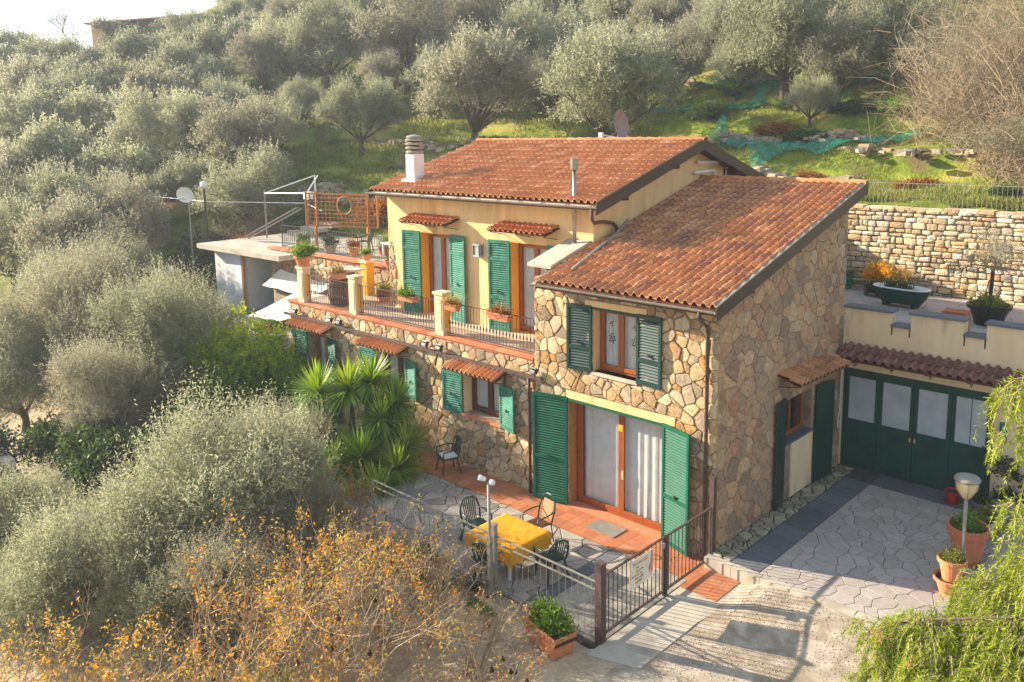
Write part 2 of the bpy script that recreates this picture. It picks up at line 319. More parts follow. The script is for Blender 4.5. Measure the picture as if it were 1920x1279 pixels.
def coursed(x0, x1, z0, z1, seed=1, hh=(.10, .24), ww=(.14, .5)):
    r = random.Random(seed); out = []; z = z0
    while z < z1-.05:
        h = min(r.uniform(*hh), z1-z)
        if z1-z-h < .08: h = z1-z
        x = x0
        while x < x1-.05:
            w_ = min(r.uniform(*ww), x1-x)
            if x1-x-w_ < .1: w_ = x1-x
            j = lambda: r.uniform(-.022, .022)
            if h > .17 and w_ > .3 and r.random() < .3:
                m = z+h*r.uniform(.4, .6); q = [[(x+j(), z+j()), (x+w_+j(), z+j()), (x+w_+j(), m+j()*.5), (x+j(), m+j()*.5)], [(x+j(), m), (x+w_+j(), m), (x+w_+j(), z+h+j()), (x+j(), z+h+j())]]
            else: q = [[(x+j(), z+j()), (x+w_/2, z+j()), (x+w_+j(), z+j()), (x+w_+j(), z+h+j()), (x+w_/2, z+h+j()), (x+j(), z+h+j())]]
            out += q; x += w_
        z += h
    return out
def inset(poly, d):
    cx = sum(p[0] for p in poly)/len(poly); cy = sum(p[1] for p in poly)/len(poly)
    n = len(poly); q = poly[:]
    for i in range(n):
        a = poly[i]; b = poly[(i+1) % n]; L = math.hypot(b[0]-a[0], b[1]-a[1])
        if L < 1e-6: continue
        nx, ny = (b[1]-a[1])/L, (a[0]-b[0])/L; q = clip(q, nx, ny, nx*a[0]+ny*a[1]-d)
        if len(q) < 3: return q
    return q
def soften(poly, k=.16, maxcut=.035):
    o = []
    n = len(poly)
    for i in range(n):
        p0 = poly[i-1]; p = poly[i]; p1 = poly[(i+1) % n]
        l0 = math.hypot(p0[0]-p[0], p0[1]-p[1]); l1 = math.hypot(p1[0]-p[0], p1[1]-p[1])
        t0 = min(k, maxcut/max(l0, 1e-5)); t1 = min(k, maxcut/max(l1, 1e-5))
        o.append((p[0]+(p0[0]-p[0])*t0, p[1]+(p0[1]-p[1])*t0)); o.append((p[0]+(p1[0]-p[0])*t1, p[1]+(p1[1]-p[1])*t1))
    return o
def stones(root, parent, polys, xf, m, name='stone', thick=.035, gap=.014, bev=.018, flat=False, jitter=1.):
    for c in polys:
        q = inset(c, gap)
        if len(q) < 3 or parea(q) < .003: continue
        q = q if flat else soften(q); ar = parea(q)
        if len(q) > 14: q = q[::2]
        b = min(bev, .28*math.sqrt(ar)); cx = sum(p[0] for p in q)/len(q); cy = sum(p[1] for p in q)/len(q)
        k = 1-b/math.sqrt(ar)*1.6; t = thick*(rng.uniform(.6, 1.25) if jitter else 1)
        gx, gy = rng.uniform(-.06, .06)*jitter, rng.uniform(-.06, .06)*jitter
        top = [(cx+(x-cx)*k, cy+(y-cy)*k) for x, y in q]; n = len(q)
        vs = [xf(x, y, -.03) for x, y in q]+[xf(x, y, t*.55) for x, y in q]+[xf(x, y, t+(x-cx)*gx+(y-cy)*gy) for x, y in top]
        if not flat: vs.append(xf(cx, cy, t*1.15))
        fs = [(i, (i+1) % n, n+(i+1) % n, n+i) for i in range(n)]+[(n+i, n+(i+1) % n, 2*n+(i+1) % n, 2*n+i) for i in range(n)]
        fs += [tuple(range(2*n, 3*n))] if flat else [(2*n+i, 2*n+(i+1) % n, 3*n) for i in range(n)]
        piece(root, name, parent, vs, fs, m, ar)
# ---------------------------------------------------------------- terrain
def sst(a, b, x):
    t = min(1, max(0, (x-a)/(b-a))); return t*t*(3-2*t)
def hill(x, y):
    h = 1.2+.345*y+.17*max(0, -x-32)
    cap = 16.6+max(0, y-24)*.6-.9*max(0, -x-100)
    h = min(h, max(cap, -6))
    if y < 0:
        h = 1.2+(.345*y if y > -7 else -2.4+.12*(y+7))
        if x < -32: h += .17*(-x-32)
        h = min(h, max(16.6-.9*max(0, -x-100), -6))
    return h
def terrace(h):
    q = 1.55; k = math.floor(h/q); fr = h/q-k
    return q*(k+.35*min(fr, .78)/.78+.65*sst(.78, 1, fr))
def height(x, y):
    h = hill(x, y)
    if y > 12 and x > -60:
        w = sst(12, 15, y)*sst(-60, -45, x); h = h*(1-w)+terrace(h)*w
    if x < -4.6: w = sst(-4.6, -4.3, y)*sst(-17.6, -16.9, x)*(1-sst(10.2, 10.5, y))
    else: w = (sst(-4.6, -4.3, y) if x < -.6 else 1)*(1-sst(13.75, 13.95, y))
    if -.6 < x < .4 and y < -4.3: w = sst(-1.8, .2, x)
    if -4.6 <= x <= -.6 and y <= -4.3: w = max(w, sst(-3.2, .2, x)*.8)
    pad = -.24 if x > -.1 else -.42
    if y < -4.2: pad = -.24
    if -28 < x < -16.9 and -1.5 < y < 4.4: h = min(h, 1.2)
    if x > 6 and y > 0: h = max(h, .4*sst(6, 12, x))
    return h*(1-w)+pad*w
def gridmesh(xs, ys, fn):
    vs = [(x, y, fn(x, y)) for y in ys for x in xs]; n = len(xs)
    fs = [(j*n+i, j*n+i+1, (j+1)*n+i+1, (j+1)*n+i) for j in range(len(ys)-1) for i in range(n-1)]
    return vs, fs
def nse(x, y): return .5*math.sin(x*1.7+y*.9)+.3*math.sin(x*3.1-y*2.3)+.2*math.sin(x*.53+y*4.7)
def frange(a, b, s):
    o = []; x = a
    while x < b-1e-6: o.append(x); x += s
    return o+[b]
gm = bpy.data.materials.new('hillside_ground'); gm.use_nodes = True
n = gm.node_tree.nodes; l = gm.node_tree.links; p = n['Principled BSDF']; p.inputs['Roughness'].default_value = .95; p.inputs['Specular IOR Level'].default_value = .1
g = n.new('ShaderNodeNewGeometry'); nz = n.new('ShaderNodeTexNoise'); nz.inputs['Scale'].default_value = .35; nz.inputs['Detail'].default_value = 9; nz.inputs['Roughness'].default_value = .65; l.new(g.outputs['Position'], nz.inputs[0])
r = n.new('ShaderNodeValToRGB'); e = r.color_ramp.elements; e[0].position = .36; e[0].color = (*lin('6A5A3C'), 1); e[1].position = .68; e[1].color = (*lin('9A8450'), 1)
for ps, c in ((.44, '5E6A22'), (.51, '76822A'), (.58, '968F42')): q = e.new(ps); q.color = (*lin(c), 1)
l.new(nz.outputs['Fac'], r.inputs[0])
sand = n.new('ShaderNodeValToRGB'); nz3 = n.new('ShaderNodeTexNoise'); nz3.inputs['Scale'].default_value = 1.3; nz3.inputs['Detail'].default_value = 10; nz3.inputs['Roughness'].default_value = .7; l.new(g.outputs['Position'], nz3.inputs[0])
sand.color_ramp.elements[0].position = .3; sand.color_ramp.elements[0].color = (*lin('9A866A'), 1); sand.color_ramp.elements[1].position = .7; sand.color_ramp.elements[1].color = (*lin('C8B494'), 1); l.new(nz3.outputs['Fac'], sand.inputs[0])
sx = n.new('ShaderNodeSeparateXYZ'); l.new(g.outputs['Position'], sx.inputs[0])
ya = n.new('ShaderNodeMath'); ya.operation = 'MULTIPLY_ADD'; ya.inputs[1].default_value = 4.0; l.new(nz.outputs['Fac'], ya.inputs[0]); l.new(sx.outputs['Y'], ya.inputs[2])
ym = n.new('ShaderNodeMapRange'); ym.inputs[1].default_value = -2.6; ym.inputs[2].default_value = -1.4; l.new(ya.outputs[0], ym.inputs[0])
xm = n.new('ShaderNodeMapRange'); xm.inputs[1].default_value = -1.3; xm.inputs[2].default_value = -.3; l.new(sx.outputs['X'], xm.inputs[0])
yp = n.new('ShaderNodeMapRange'); yp.inputs[1].default_value = 10.; yp.inputs[2].default_value = 9.; l.new(sx.outputs['Y'], yp.inputs[0])
xx = n.new('ShaderNodeMath'); xx.operation = 'MULTIPLY'; l.new(xm.outputs[0], xx.inputs[0]); l.new(yp.outputs[0], xx.inputs[1])
sb = n.new('ShaderNodeMath'); sb.operation = 'SUBTRACT'; sb.use_clamp = True; l.new(ym.outputs[0], sb.inputs[0]); l.new(xx.outputs[0], sb.inputs[1])
mx = n.new('ShaderNodeMixRGB'); l.new(sb.outputs[0], mx.inputs[0]); l.new(sand.outputs[0], mx.inputs[1]); l.new(r.outputs[0], mx.inputs[2])
l.new(mx.outputs[0], p.inputs['Base Color'])
bz = n.new('ShaderNodeTexNoise'); bz.inputs['Scale'].default_value = 9; bz.inputs['Detail'].default_value = 8; l.new(g.outputs['Position'], bz.inputs[0])
b = n.new('ShaderNodeBump'); b.inputs['Strength'].default_value = .9; b.inputs['Distance'].default_value = .08; l.new(bz.outputs['Fac'], b.inputs['Height']); l.new(b.outputs[0], p.inputs['Normal'])
xs = frange(-150, -62, 2.2)+frange(-61, -20, .9)+frange(-19.4, 12, .35)+frange(13, 60, 3)
ys = frange(-60, -14, 3)+frange(-13, 16, .35)+frange(16.6, 52, .6)+frange(54, 130, 2.5)
def gh(x, y):
    h = height(x, y); a = .10 if (y > 14 or x < -18) else (.03 if y < -4.5 else 0)
    return h+a*nse(x, y)
vs, fs = gridmesh(xs, ys, gh)
me = bpy.data.meshes.new('hillside'); me.from_pydata(vs, [], fs); me.shade_smooth(); me.materials.append(gm)
o = addobj('hillside', me); structure(o)
mb = MB(); mb.add([(-900, -900, -12), (900, -900, -12), (900, 900, -12), (-900, 900, -12)], [(0, 1, 2, 3)]); o = mb.build('valley_ground', 'grassfar' if 'grassfar' in MT else 'mossjoint'); structure(o)
# ---------------------------------------------------------------- wall / roof builders
def wall(name, m, parent, u0, u1, z0, topf, holes, mapf, thick, us=()):
    """holes (u0,u1,z0,z1); mapf(u,d,z); face at d=0, body behind d=thick"""
    mb = MB(); U = sorted(set([u0, u1]+[h[0] for h in holes]+[h[1] for h in holes]+list(us)))
    for a, b_ in zip(U[:-1], U[1:]):
        hs = sorted([(h[2], h[3]) for h in holes if h[0] <= a+1e-6 and h[1] >= b_-1e-6]); z = z0; sp = []
        for q0, q1 in hs:
            if q0 > z: sp.append((z, z, q0, q0))
            z = q1
        sp.append((z, z, topf(a), topf(b_)))
        for za, zb, ta, tb in sp:
            mb.add([mapf(a, 0, za), mapf(b_, 0, zb), mapf(b_, thick, zb), mapf(a, thick, za), mapf(a, 0, ta), mapf(b_, 0, tb), mapf(b_, thick, tb), mapf(a, thick, ta)],
                   [(0,3,2,1),(4,5,6,7),(0,1,5,4),(1,2,6,5),(2,3,7,6),(3,0,4,7)], 0)
    return mb.build(name, m, parent)
TW, TL = .213, .385
PROF = [(0, .014), (.02, 0), (.085, 0), (.10, .034), (.125, .07), (.157, .082), (.188, .066), (.213, .014)]
def tile_geo(O, U, S, N, u, s, L=.42, lift=.05, w=1.):
    """O origin, U across, S up-slope, N normal"""
    j = rng.uniform(-.004, .004); k = rng.uniform(-.012, .012); vs = []
    for (ss, ll) in ((0, lift), (L, 0)):
        for (a, h) in PROF: vs.append(O+U*(u+a*w+ss*k)+S*(s+ss+j)+N*(h+ll+j*.6))
    for (a, h) in PROF: vs.append(O+U*(u+a*w)+S*(s+.001)+N*(h+lift-.034))
    n = len(PROF); fs = [(i, i+1, n+i+1, n+i) for i in range(n-1)]+[(2*n+i, 2*n+i+1, i+1, i) for i in range(n-1)]
    return vs, fs
def tiled(root, parent, O, U, S, N, ulen, slen, m, skip=None):
    nc = round(ulen/TW); wv = ulen/(nc*TW); nr = round(slen/TL); st = slen/nr
    for r_ in range(nr):
        for c in range(nc):
            if skip and skip((c+.5)*TW*wv, (r_+.5)*st): continue
            vs, fs = tile_geo(O, U, S, N, c*TW*wv, r_*st, L=st+.035, w=wv); piece(root, 'roof_tile', parent, vs, fs, m, .06)
def shutter(parent, hx, sgn, z0, z1, w, y, ang, m, rails=(.0, .55, 1.), slat_parts=False, T=.035):
    """hinged at hx on plane y, leaf extends in sgn*x, swung ang rad off the wall"""
    dx = Vector((sgn*math.cos(ang), -math.sin(ang), 0)); nn = Vector((-sgn*math.sin(ang), -math.cos(ang), 0)); o = Vector((hx, y-.03, 0)); H = z1-z0
    def P(a, d, z): return o+dx*a+nn*d+Vector((0, 0, z))
    def bx(mb, a0, a1, d0, d1, q0, q1):
        return mb.add([P(a0, d0, q0), P(a1, d0, q0), P(a1, d1, q0), P(a0, d1, q0), P(a0, d0, q1), P(a1, d0, q1), P(a1, d1, q1), P(a0, d1, q1)], [(0,3,2,1),(4,5,6,7),(0,1,5,4),(1,2,6,5),(2,3,7,6),(3,0,4,7)], 0)
    fr = MB(); s = .065
    bx(fr, 0, s, 0, T+.01, z0, z1); bx(fr, w-s, w, 0, T+.01, z0, z1)
    rz = []
    for i, q in enumerate(rails):
        a = z0+(H-.09)*q; rz.append((a, a+.09)); bx(fr, s, w-s, 0, T+.008, a, a+.09)
    sh = fr.build('shutter', m, parent)
    allm = MB()
    for (a, b_), (c, d) in zip(rz[:-1], rz[1:]):
        n_ = max(3, int((c-b_)/.062)); st = (c-b_)/n_
        for i in range(n_):
            zc = b_+(i+.5)*st; mb = MB() if slat_parts else allm
            mb.add([P(s, T*.9+.006, zc-.02), P(w-s, T*.9+.006, zc-.02), P(w-s, T*.9+.0, zc-.032), P(s, T*.9+.0, zc-.032), P(s, .0, zc+.028), P(w-s, .0, zc+.028), P(w-s, .006, zc+.034), P(s, .006, zc+.034)], [(0,3,2,1),(4,5,6,7),(0,1,5,4),(1,2,6,5),(2,3,7,6),(3,0,4,7)], 0)
            if slat_parts: mb.build('slat', m, sh)
    if not slat_parts: allm.build('slat', m, sh, kind='stuff')
    hd = MB(); zc = z0+H*.42; bx(hd, w*.5, w*.5+.05, T+.01, T+.04, zc, zc+.07); hd.build('catch', 'iron', sh)
    return sh
def casement(parent, x0, x1, z0, z1, y, leaves, m='wood', fw=.07, curtain=True, name='window'):
    fr = MB(); fr.box(x0, x0+fw, y, y+.07, z0, z1); fr.box(x1-fw, x1, y, y+.07, z0, z1); fr.box(x0+fw, x1-fw, y+.002, y+.07, z1-fw, z1); fr.box(x0+fw, x1-fw, y+.002, y+.07, z0, z0+fw)
    W = fr.build(name, m, parent); lw = (x1-x0-2*fw)/leaves
    for i in range(leaves):
        a = x0+fw+i*lw; b_ = a+lw; s = .075
        lf = MB(); lf.box(a+.003, a+s, y-.02, y+.03, z0+fw+.003, z1-fw-.003); lf.box(b_-s, b_-.003, y-.02, y+.03, z0+fw+.003, z1-fw-.003)
        lf.box(a+s, b_-s, y-.018, y+.03, z0+fw+.003, z0+fw+s*1.3); lf.box(a+s, b_-s, y-.018, y+.03, z1-fw-s, z1-fw-.003); lf.build('sash', m, W)
        B('glass_pane', 'glass', W, (a+s-.01, b_-s+.01, y+.004, y+.009, z0+fw+s, z1-fw-s+.01))
        if curtain:
            cm = MB(); n_ = 26; vs = []; ph = rng.random()*6
            for k in range(n_+1):
                t = k/n_; x = a+s*.4+(lw-s*.8)*t; d = .09+.018*math.sin(t*34+ph)+.012*math.sin(t*71+ph*2); vs += [(x, y+d, z0+fw), (x, y+d*.95+.004, z1-fw)]
            cm.add(vs, [(2*k, 2*k+2, 2*k+3, 2*k+1) for k in range(n_)], 0); cm.build('curtain', 'curtain', W, smooth=True)
    return W
def awning(parent, pts_back, pts_front, m='ridge', n_tiles=12, rows=2):
    """small tiled canopy: back-left/back-right on the wall, front-left/front-right"""
    bl, br = map(Vector, pts_back); fl, fr_ = map(Vector, pts_front); U = (br-bl); ul = U.length; U.normalize(); S = (bl-fl); sl = S.length; S.normalize(); N = U.cross(S).normalized()
    if N.z < 0: N = -N
    mb = MB(); mb.add([fl-N*.03, fr_-N*.03, br-N*.03, bl-N*.03, fl-N*.005, fr_-N*.005, br-N*.005, bl-N*.005], [(0,3,2,1),(4,5,6,7),(0,1,5,4),(1,2,6,5),(2,3,7,6),(3,0,4,7)], 0)
    A = mb.build('awning', 'wood_dark', parent); nt_ = n_tiles; wv = ul/(nt_*TW); root = root_of(parent)
    for r_ in range(rows):
        for c in range(nt_):
            vs, fs = tile_geo(fl, U, S, N, c*TW*wv, r_*sl/rows-.02, L=sl/rows+.03, w=wv); mb = MB().add(vs, fs); mb.build('tile', m, A)
    for t in (.04, .5, .96):
        br_ = MB(); a = bl.lerp(br, t)-N*.04; f = fl.lerp(fr_, t)-N*.04; d = Vector((a.x, a.y, a.z-.28)); br_.bar(a, f, .02); br_.bar(d, f, .018); br_.bar(a, d, .02); br_.build('bracket', 'iron', A)
    return A
# ---------------------------------------------------------------- stone annex
ANX = thing('stone_annex', 'tall stone-faced annex with sloping tiled roof and big green shuttered glass door', 'house', (0, 0, -.3))
fm = lambda u, d, z: (u, d, z)
AS, AZ0, AY0 = .288, 5.2, -.5          # annex roof slope, eave z, eave y
def aroof(y): return AZ0+(y-AY0)*AS
fh = [(-4.03, -1.31, -.5, 2.42), (-3.28, -2.02, 3.2, 4.72)]
fw = wall('front_wall', 'mortar', ANX, -5.08, 0, -.5, lambda u: 5.22, fh, fm, .4)
sh_ = [(2.95, 4.35, 1.42, 2.45)]
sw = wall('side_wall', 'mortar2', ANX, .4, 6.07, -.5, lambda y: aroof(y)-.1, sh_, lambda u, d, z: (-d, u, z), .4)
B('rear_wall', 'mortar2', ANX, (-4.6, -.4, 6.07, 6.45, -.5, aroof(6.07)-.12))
B('side_wall', 'mortar2', ANX, (-5.08, -4.7, .4, 1.66, 2.9, 5.45))
front_holes = fh+[(-4.08, -1.0, 2.42, 2.62), (-3.5, -1.75, 4.72, 4.88), (-3.32, -1.98, 3.12, 3.2)]
P_ = voronoi([(-5.08, -.5), (-.02, -.5), (-.02, 5.2), (-5.08, 5.2)], front_holes, .255, .20, jit=.5, drop=.2, seed=3)
stones(ANX, fw, P_, lambda u, v, d: Vector((u, -d, v)), 'stone', thick=.05, gap=.006, bev=.013)
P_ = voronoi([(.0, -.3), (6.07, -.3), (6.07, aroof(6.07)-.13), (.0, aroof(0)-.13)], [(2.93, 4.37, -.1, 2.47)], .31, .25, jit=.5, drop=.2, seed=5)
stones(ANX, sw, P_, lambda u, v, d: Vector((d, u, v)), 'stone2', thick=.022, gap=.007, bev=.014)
P_ = voronoi([(.0, 3.15), (1.64, 3.15), (1.64, 5.4), (.0, 5.2)], [], .3, .26, seed=8)
P_ = voronoi([(-1.64, 3.2), (-.02, 3.2), (-.02, 5.2), (-1.64, 5.4)], [], .3, .26, seed=8)
stones(ANX, sw, P_, lambda u, v, d: Vector((-5.08-d, -u, v)), 'stone', thick=.03)
B('lintel', 'plaster', ANX, (-4.06, -1.02, -.05, .3, 2.422, 2.60)); B('lintel', 'plaster', ANX, (-3.48, -1.77, -.05, .3, 4.722, 4.86))
B('window_sill', 'paleconc', ANX, (-3.30, -2.0, -.07, .3, 3.13, 3.20))
B('jamb', 'plaster', ANX, (-3.277, -3.262, .0, .26, 3.2, 4.719)); B('jamb', 'lattice', ANX, (-4.027, -4.005, .05, .26, -.3, 2.41))
B('lintel_frame', 'green', ANX, (-4.03, -1.29, -.06, .02, 2.36, 2.419)); B('lintel_frame', 'green3', ANX, (-3.27, -2.02, -.06, .02, 4.66, 4.719))
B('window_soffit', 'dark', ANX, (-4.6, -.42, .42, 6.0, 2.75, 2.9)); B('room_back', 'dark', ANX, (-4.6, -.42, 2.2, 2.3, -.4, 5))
# great glass door
D = casement(ANX, -3.99, -1.33, -.26, 2.40, .28, 2, fw=.09, name='glass_door')
B('handle', 'brass', D, (-2.62, -2.58, .22, .25, .7, .9)); B('sign_plate', 'ochre', D, (-2.75, -2.62, .255, .262, 1.83, 1.98))
B('threshold', 'coping', ANX, (-4.02, -1.32, -.05, .28, -.34, -.262))
shutter(ANX, -4.03, -1, -.24, 2.44, .95, 0, .22, 'green', (0, .40, 1.), True)
shutter(ANX, -1.31, 1, -.24, 2.44, .85, 0, .28, 'green', (0, .40, 1.), True)
W_ = casement(ANX, -3.25, -2.03, 3.2, 4.70, .22, 2, fw=.06)
shutter(ANX, -3.28, -1, 3.18, 4.74, .68, 0, .12, 'green3', (0, .34, 1.), True)
shutter(ANX, -2.02, 1, 3.18, 4.74, .68, 0, .07, 'green3', (0, .34, 1.), True)
# floral motif on the two curtains, flat print
for cx_ in (-2.95, -2.3):
    mb = MB()
    for zc, n_, r_ in ((3.98, 14, .09), (4.32, 5, .05)):
        for i in range(n_):
            a = i*2.4; rr = r_*math.sqrt((i+.5)/n_); x = cx_+rr*math.cos(a); z = zc+rr*1.5*math.sin(a); s = .016; b_ = rng.uniform(0, 3)
            mb.add([(x+s*math.cos(b_+k*math.pi/3)*(1 if k % 3 else 1.6), .283, z+s*1.3*math.sin(b_+k*math.pi/3)) for k in range(6)], [tuple(range(6))], 0)
    mb.build('floral_print', 'iron', W_)
# roof
RO = Vector((-4.62, AY0, AZ0)); RU = Vector((1, 0, 0)); RS = Vector((0, 1, AS)).normalized(); RN = RU.cross(RS)
y1 = 6.65
mb = MB(); mb.prism([(AY0, AZ0-.14), (y1, aroof(y1)-.14), (y1, aroof(y1)-.015), (AY0, AZ0-.015)], -4.6, .17, 'x'); rf = mb.build('roof', 'wood_dark', ANX)
tiled(ANX, rf, RO, RU, RS, RN, 4.80, (y1-AY0)*math.sqrt(1+AS*AS)-.05, 'tile2')
def ridge_tiles(root, parent, x0, x1, y, z, m='ridge', r=.11):
    n_ = round((x1-x0)/.38); L = (x1-x0)/n_
    for i in range(n_):
        vs = []; N_ = 7
        for (t, rr) in ((0, r), (L+.03, r*.86)):
            for k in range(N_): a = math.pi*k/(N_-1); vs.append((x0+i*L+t, y+rr*1.15*math.cos(a), z+rr*math.sin(a)+(.015 if t == 0 else 0)))
        for k in range(N_): a = math.pi*k/(N_-1); vs.append((x0+i*L, y+(r-.018)*1.15*math.cos(a), z+(r-.018)*math.sin(a)+.015))
        fs = [(k, k+1, N_+k+1, N_+k) for k in range(N_-1)]+[(2*N_+k, 2*N_+k+1, k+1, k) for k in range(N_-1)]
        piece(root, 'ridge_tile', parent, vs, fs, m, .08)
ridge_tiles(ANX, rf, -4.62, .2, y1-.02, aroof(y1)+.01)
B('fascia', 'fascia', ANX, (-4.6, .2, y1+.005, y1+.05, aroof(y1)-.25, aroof(y1)+.0))
mb = MB(); mb.prism([(AY0-.03, AZ0-.24), (y1+.05, aroof(y1)-.24), (y1+.05, aroof(y1)+.045), (AY0-.03, AZ0+.045)], .185, .225, 'x'); mb.build('verge_board', 'fascia', ANX)
mb = MB(); mb.prism([(AY0-.03, AZ0+.047), (y1+.05, aroof(y1)+.047), (y1+.05, aroof(y1)+.075), (AY0-.03, AZ0+.075)], .155, .23, 'x'); mb.build('verge_cap', 'galv', ANX)
for y in (.9, 3.0, 5.1): B('rafter', 'wood_dark', ANX, (-.3, .184, y, y+.14, aroof(y)-.30, aroof(y)-.145))
def gutter(parent, x0, x1, y, z, r=.075, m='galv'):
    mb = MB(); n_ = 7; vs = []; fs = []
    for x in (x0, x1):
        for k in range(n_): a = math.pi+math.pi*k/(n_-1); vs.append((x, y+r*math.cos(a), z+r*math.sin(a)))
        for k in range(n_): a = math.pi+math.pi*k/(n_-1); vs.append((x, y+(r-.008)*math.cos(a), z+(r-.008)*math.sin(a)))
    for k in range(n_-1): fs += [(k, k+1, 2*n_+k+1, 2*n_+k), (n_+k, 3*n_+k, 3*n_+k+1, n_+k+1), (k, n_+k, n_+k+1, k+1), (2*n_+k, 2*n_+k+1, 3*n_+k+1, 3*n_+k)]
    fs += [(0, 2*n_, 3*n_, n_), (n_-1, 2*n_-1, 4*n_-1, 3*n_-1)]
    mb.add(vs, fs, 0)
    x = x0+.3
    while x < x1: mb.box(x, x+.02, y-r-.004, y+r+.05, z-.004, z+.008); x += .8
    return mb.build('gutter', m, parent)
gutter(ANX, -4.7, .2, AY0-.05, AZ0-.02)
mb = MB(); mb.tube([(-.16, AY0-.05, AZ0-.09), (-.16, AY0-.05, AZ0-.22), (-.22, -.11, AZ0-.5), (-.22, -.11, 2.4), (-.22, -.11, -.3)], .042, 10); mb.build('downpipe', 'rust', ANX, smooth=True)
mb = MB(); mb.tube([(-5.2, -.13, 2.72), (-5.2, -.12, 2.4), (-5.2, -.12, -.42)], .04, 10); mb.build('downpipe', 'rust', ANX, smooth=True)
mb = MB(); zz = lambda y: aroof(y)+.12
mb.tube([(-4.35, 2.75, zz(2.75)+.15), (-4.3, 2.2, zz(2.2)), (-4.0, .15, zz(.15)-.02)], .038, 10); mb.build('roof_pipe', 'galv', ANX, smooth=True)
# sloping grey slab beside the roof
mb = MB(); mb.prism([(.1, 5.42), (1.64, 5.87), (1.64, 5.95), (.1, 5.5)], -5.42, -4.66, 'x'); mb.build('coping_slab', 'paleconc', ANX)
# side window with awning
B('apron_panel', 'cream', ANX, (.0, .035, 3.3, 4.42, 0.02, 1.38)); B('window_sill', 'slate', ANX, (-.3, .07, 2.95, 4.4, 1.385, 1.43))
sv = MB(); sv.box(-.26, -.2, 2.97, 3.05, 1.43, 2.44); sv.box(-.26, -.2, 4.25, 4.33, 1.43, 2.44); sv.box(-.26, -.2, 3.05, 4.25, 2.36, 2.44); sv.box(-.26, -.2, 3.05, 4.25, 1.43, 1.52); sv.box(-.25, -.21, 3.6, 3.68, 1.52, 2.36)
wsd = sv.build('window', 'wood', ANX); B('glass_pane', 'glass', wsd, (-.235, -.225, 3.05, 3.6, 1.5, 2.37), (-.235, -.225, 3.68, 4.25, 1.5, 2.37))
def side_leaf(y0, y1, ang_dir, z0, z1, m):
    mb = MB(); s = .06
    a = Vector((.05, y0, 0)); d = Vector((ang_dir, y1-y0, 0)); L = d.length; d.normalize(); nn = Vector((d.y, -d.x, 0))
    def bx(t0, t1, q0, q1, e0=-.0, e1=.035): mb.add([a+d*t0+nn*e0+Vector((0,0,q0)), a+d*t1+nn*e0+Vector((0,0,q0)), a+d*t1+nn*e1+Vector((0,0,q0)), a+d*t0+nn*e1+Vector((0,0,q0)), a+d*t0+nn*e0+Vector((0,0,q1)), a+d*t1+nn*e0+Vector((0,0,q1)), a+d*t1+nn*e1+Vector((0,0,q1)), a+d*t0+nn*e1+Vector((0,0,q1))], [(0,3,2,1),(4,5,6,7),(0,1,5,4),(1,2,6,5),(2,3,7,6),(3,0,4,7)], 0)
    bx(0, L, z0, z1); bx(0, s, z0, z1, .035, .05); bx(L-s, L, z0, z1, .035, .05); bx(s, L-s, z1-.09, z1, .035, .05); bx(s, L-s, z0, z0+.09, .035, .05); bx(s, L-s, z0+1., z0+1.09, .035, .05)
    return mb.build('shutter', m, ANX)
side_leaf(2.93, 2.36, .10, .04, 2.55, 'green3'); side_leaf(4.45, 5.25, .10, .04, 2.5, 'green3')
awning(ANX, ((.0, 2.5, 3.2), (.0, 5.2, 3.12)), ((.55, 2.5, 3.02), (.55, 5.2, 2.94)), 'tile2', 13, 2)
# ---------------------------------------------------------------- yellow farmhouse
FH = thing('yellow_farmhouse', 'long two-storey farmhouse, yellow above and stone below, with terracotta gable roof', 'house', (-10.7, 0, -.4))
lh = [(-7.75, -6.30, 1.2, 2.27), (-11.6, -10.15, 1.2, 2.25), (-15.35, -14.15, -.5, 2.25)]
lw = wall('lower_wall', 'mortar', FH, -16.35, -5.09, -.5, lambda u: 3.14, lh, fm, .4)
P_ = voronoi([(-16.35, -.5), (-5.1, -.5), (-5.1, 3.12), (-16.35, 3.12)], lh, .26, .20, jit=.5, drop=.2, seed=12)
stones(FH, lw, P_, lambda u, v, d: Vector((u, -d, v)), 'stone', thick=.05, gap=.006, bev=.013)
wall('lower_side_wall', 'mortar', FH, .4, 2.8, -.5, lambda u: 3.14, [], lambda u, d, z: (-16.35+d, u, z), .4)
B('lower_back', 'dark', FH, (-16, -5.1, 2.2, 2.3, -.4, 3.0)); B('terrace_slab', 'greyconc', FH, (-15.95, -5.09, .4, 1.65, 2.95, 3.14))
uh = [(-11.36, -10.0, 3.15, 5.7), (-7.5, -6.12, 3.15, 5.7)]
MRS = (8.37-6.92)/(5.9-1.15)
def mroof(y): return 6.92+(y-1.15)*MRS if y < 5.9 else 8.37-(y-5.9)*.33
wall('upper_wall', 'plaster', FH, -13.0, -4.6, 3.14, lambda u: mroof(1.65)-.13, uh, lambda u, d, z: (u, 1.65+d, z), .35)
wall('gable_wall', 'plaster', FH, 2.0, 9.25, -.4, lambda y: mroof(y)-.14, [], lambda u, d, z: (-4.6-d, u, z), .35, us=(5.9,))
wall('gable_wall', 'plaster', FH, 2.0, 9.25, -.4, lambda y: mroof(y)-.14, [], lambda u, d, z: (-13.0+d, u, z), .35, us=(5.9,))
B('rear_wall', 'plaster', FH, (-12.65, -4.95, 9.25-.35, 9.25, -.4, mroof(9.25)-.14)); B('room_back', 'dark', FH, (-12.6, -5, 4.0, 4.1, 3.2, 7.0))
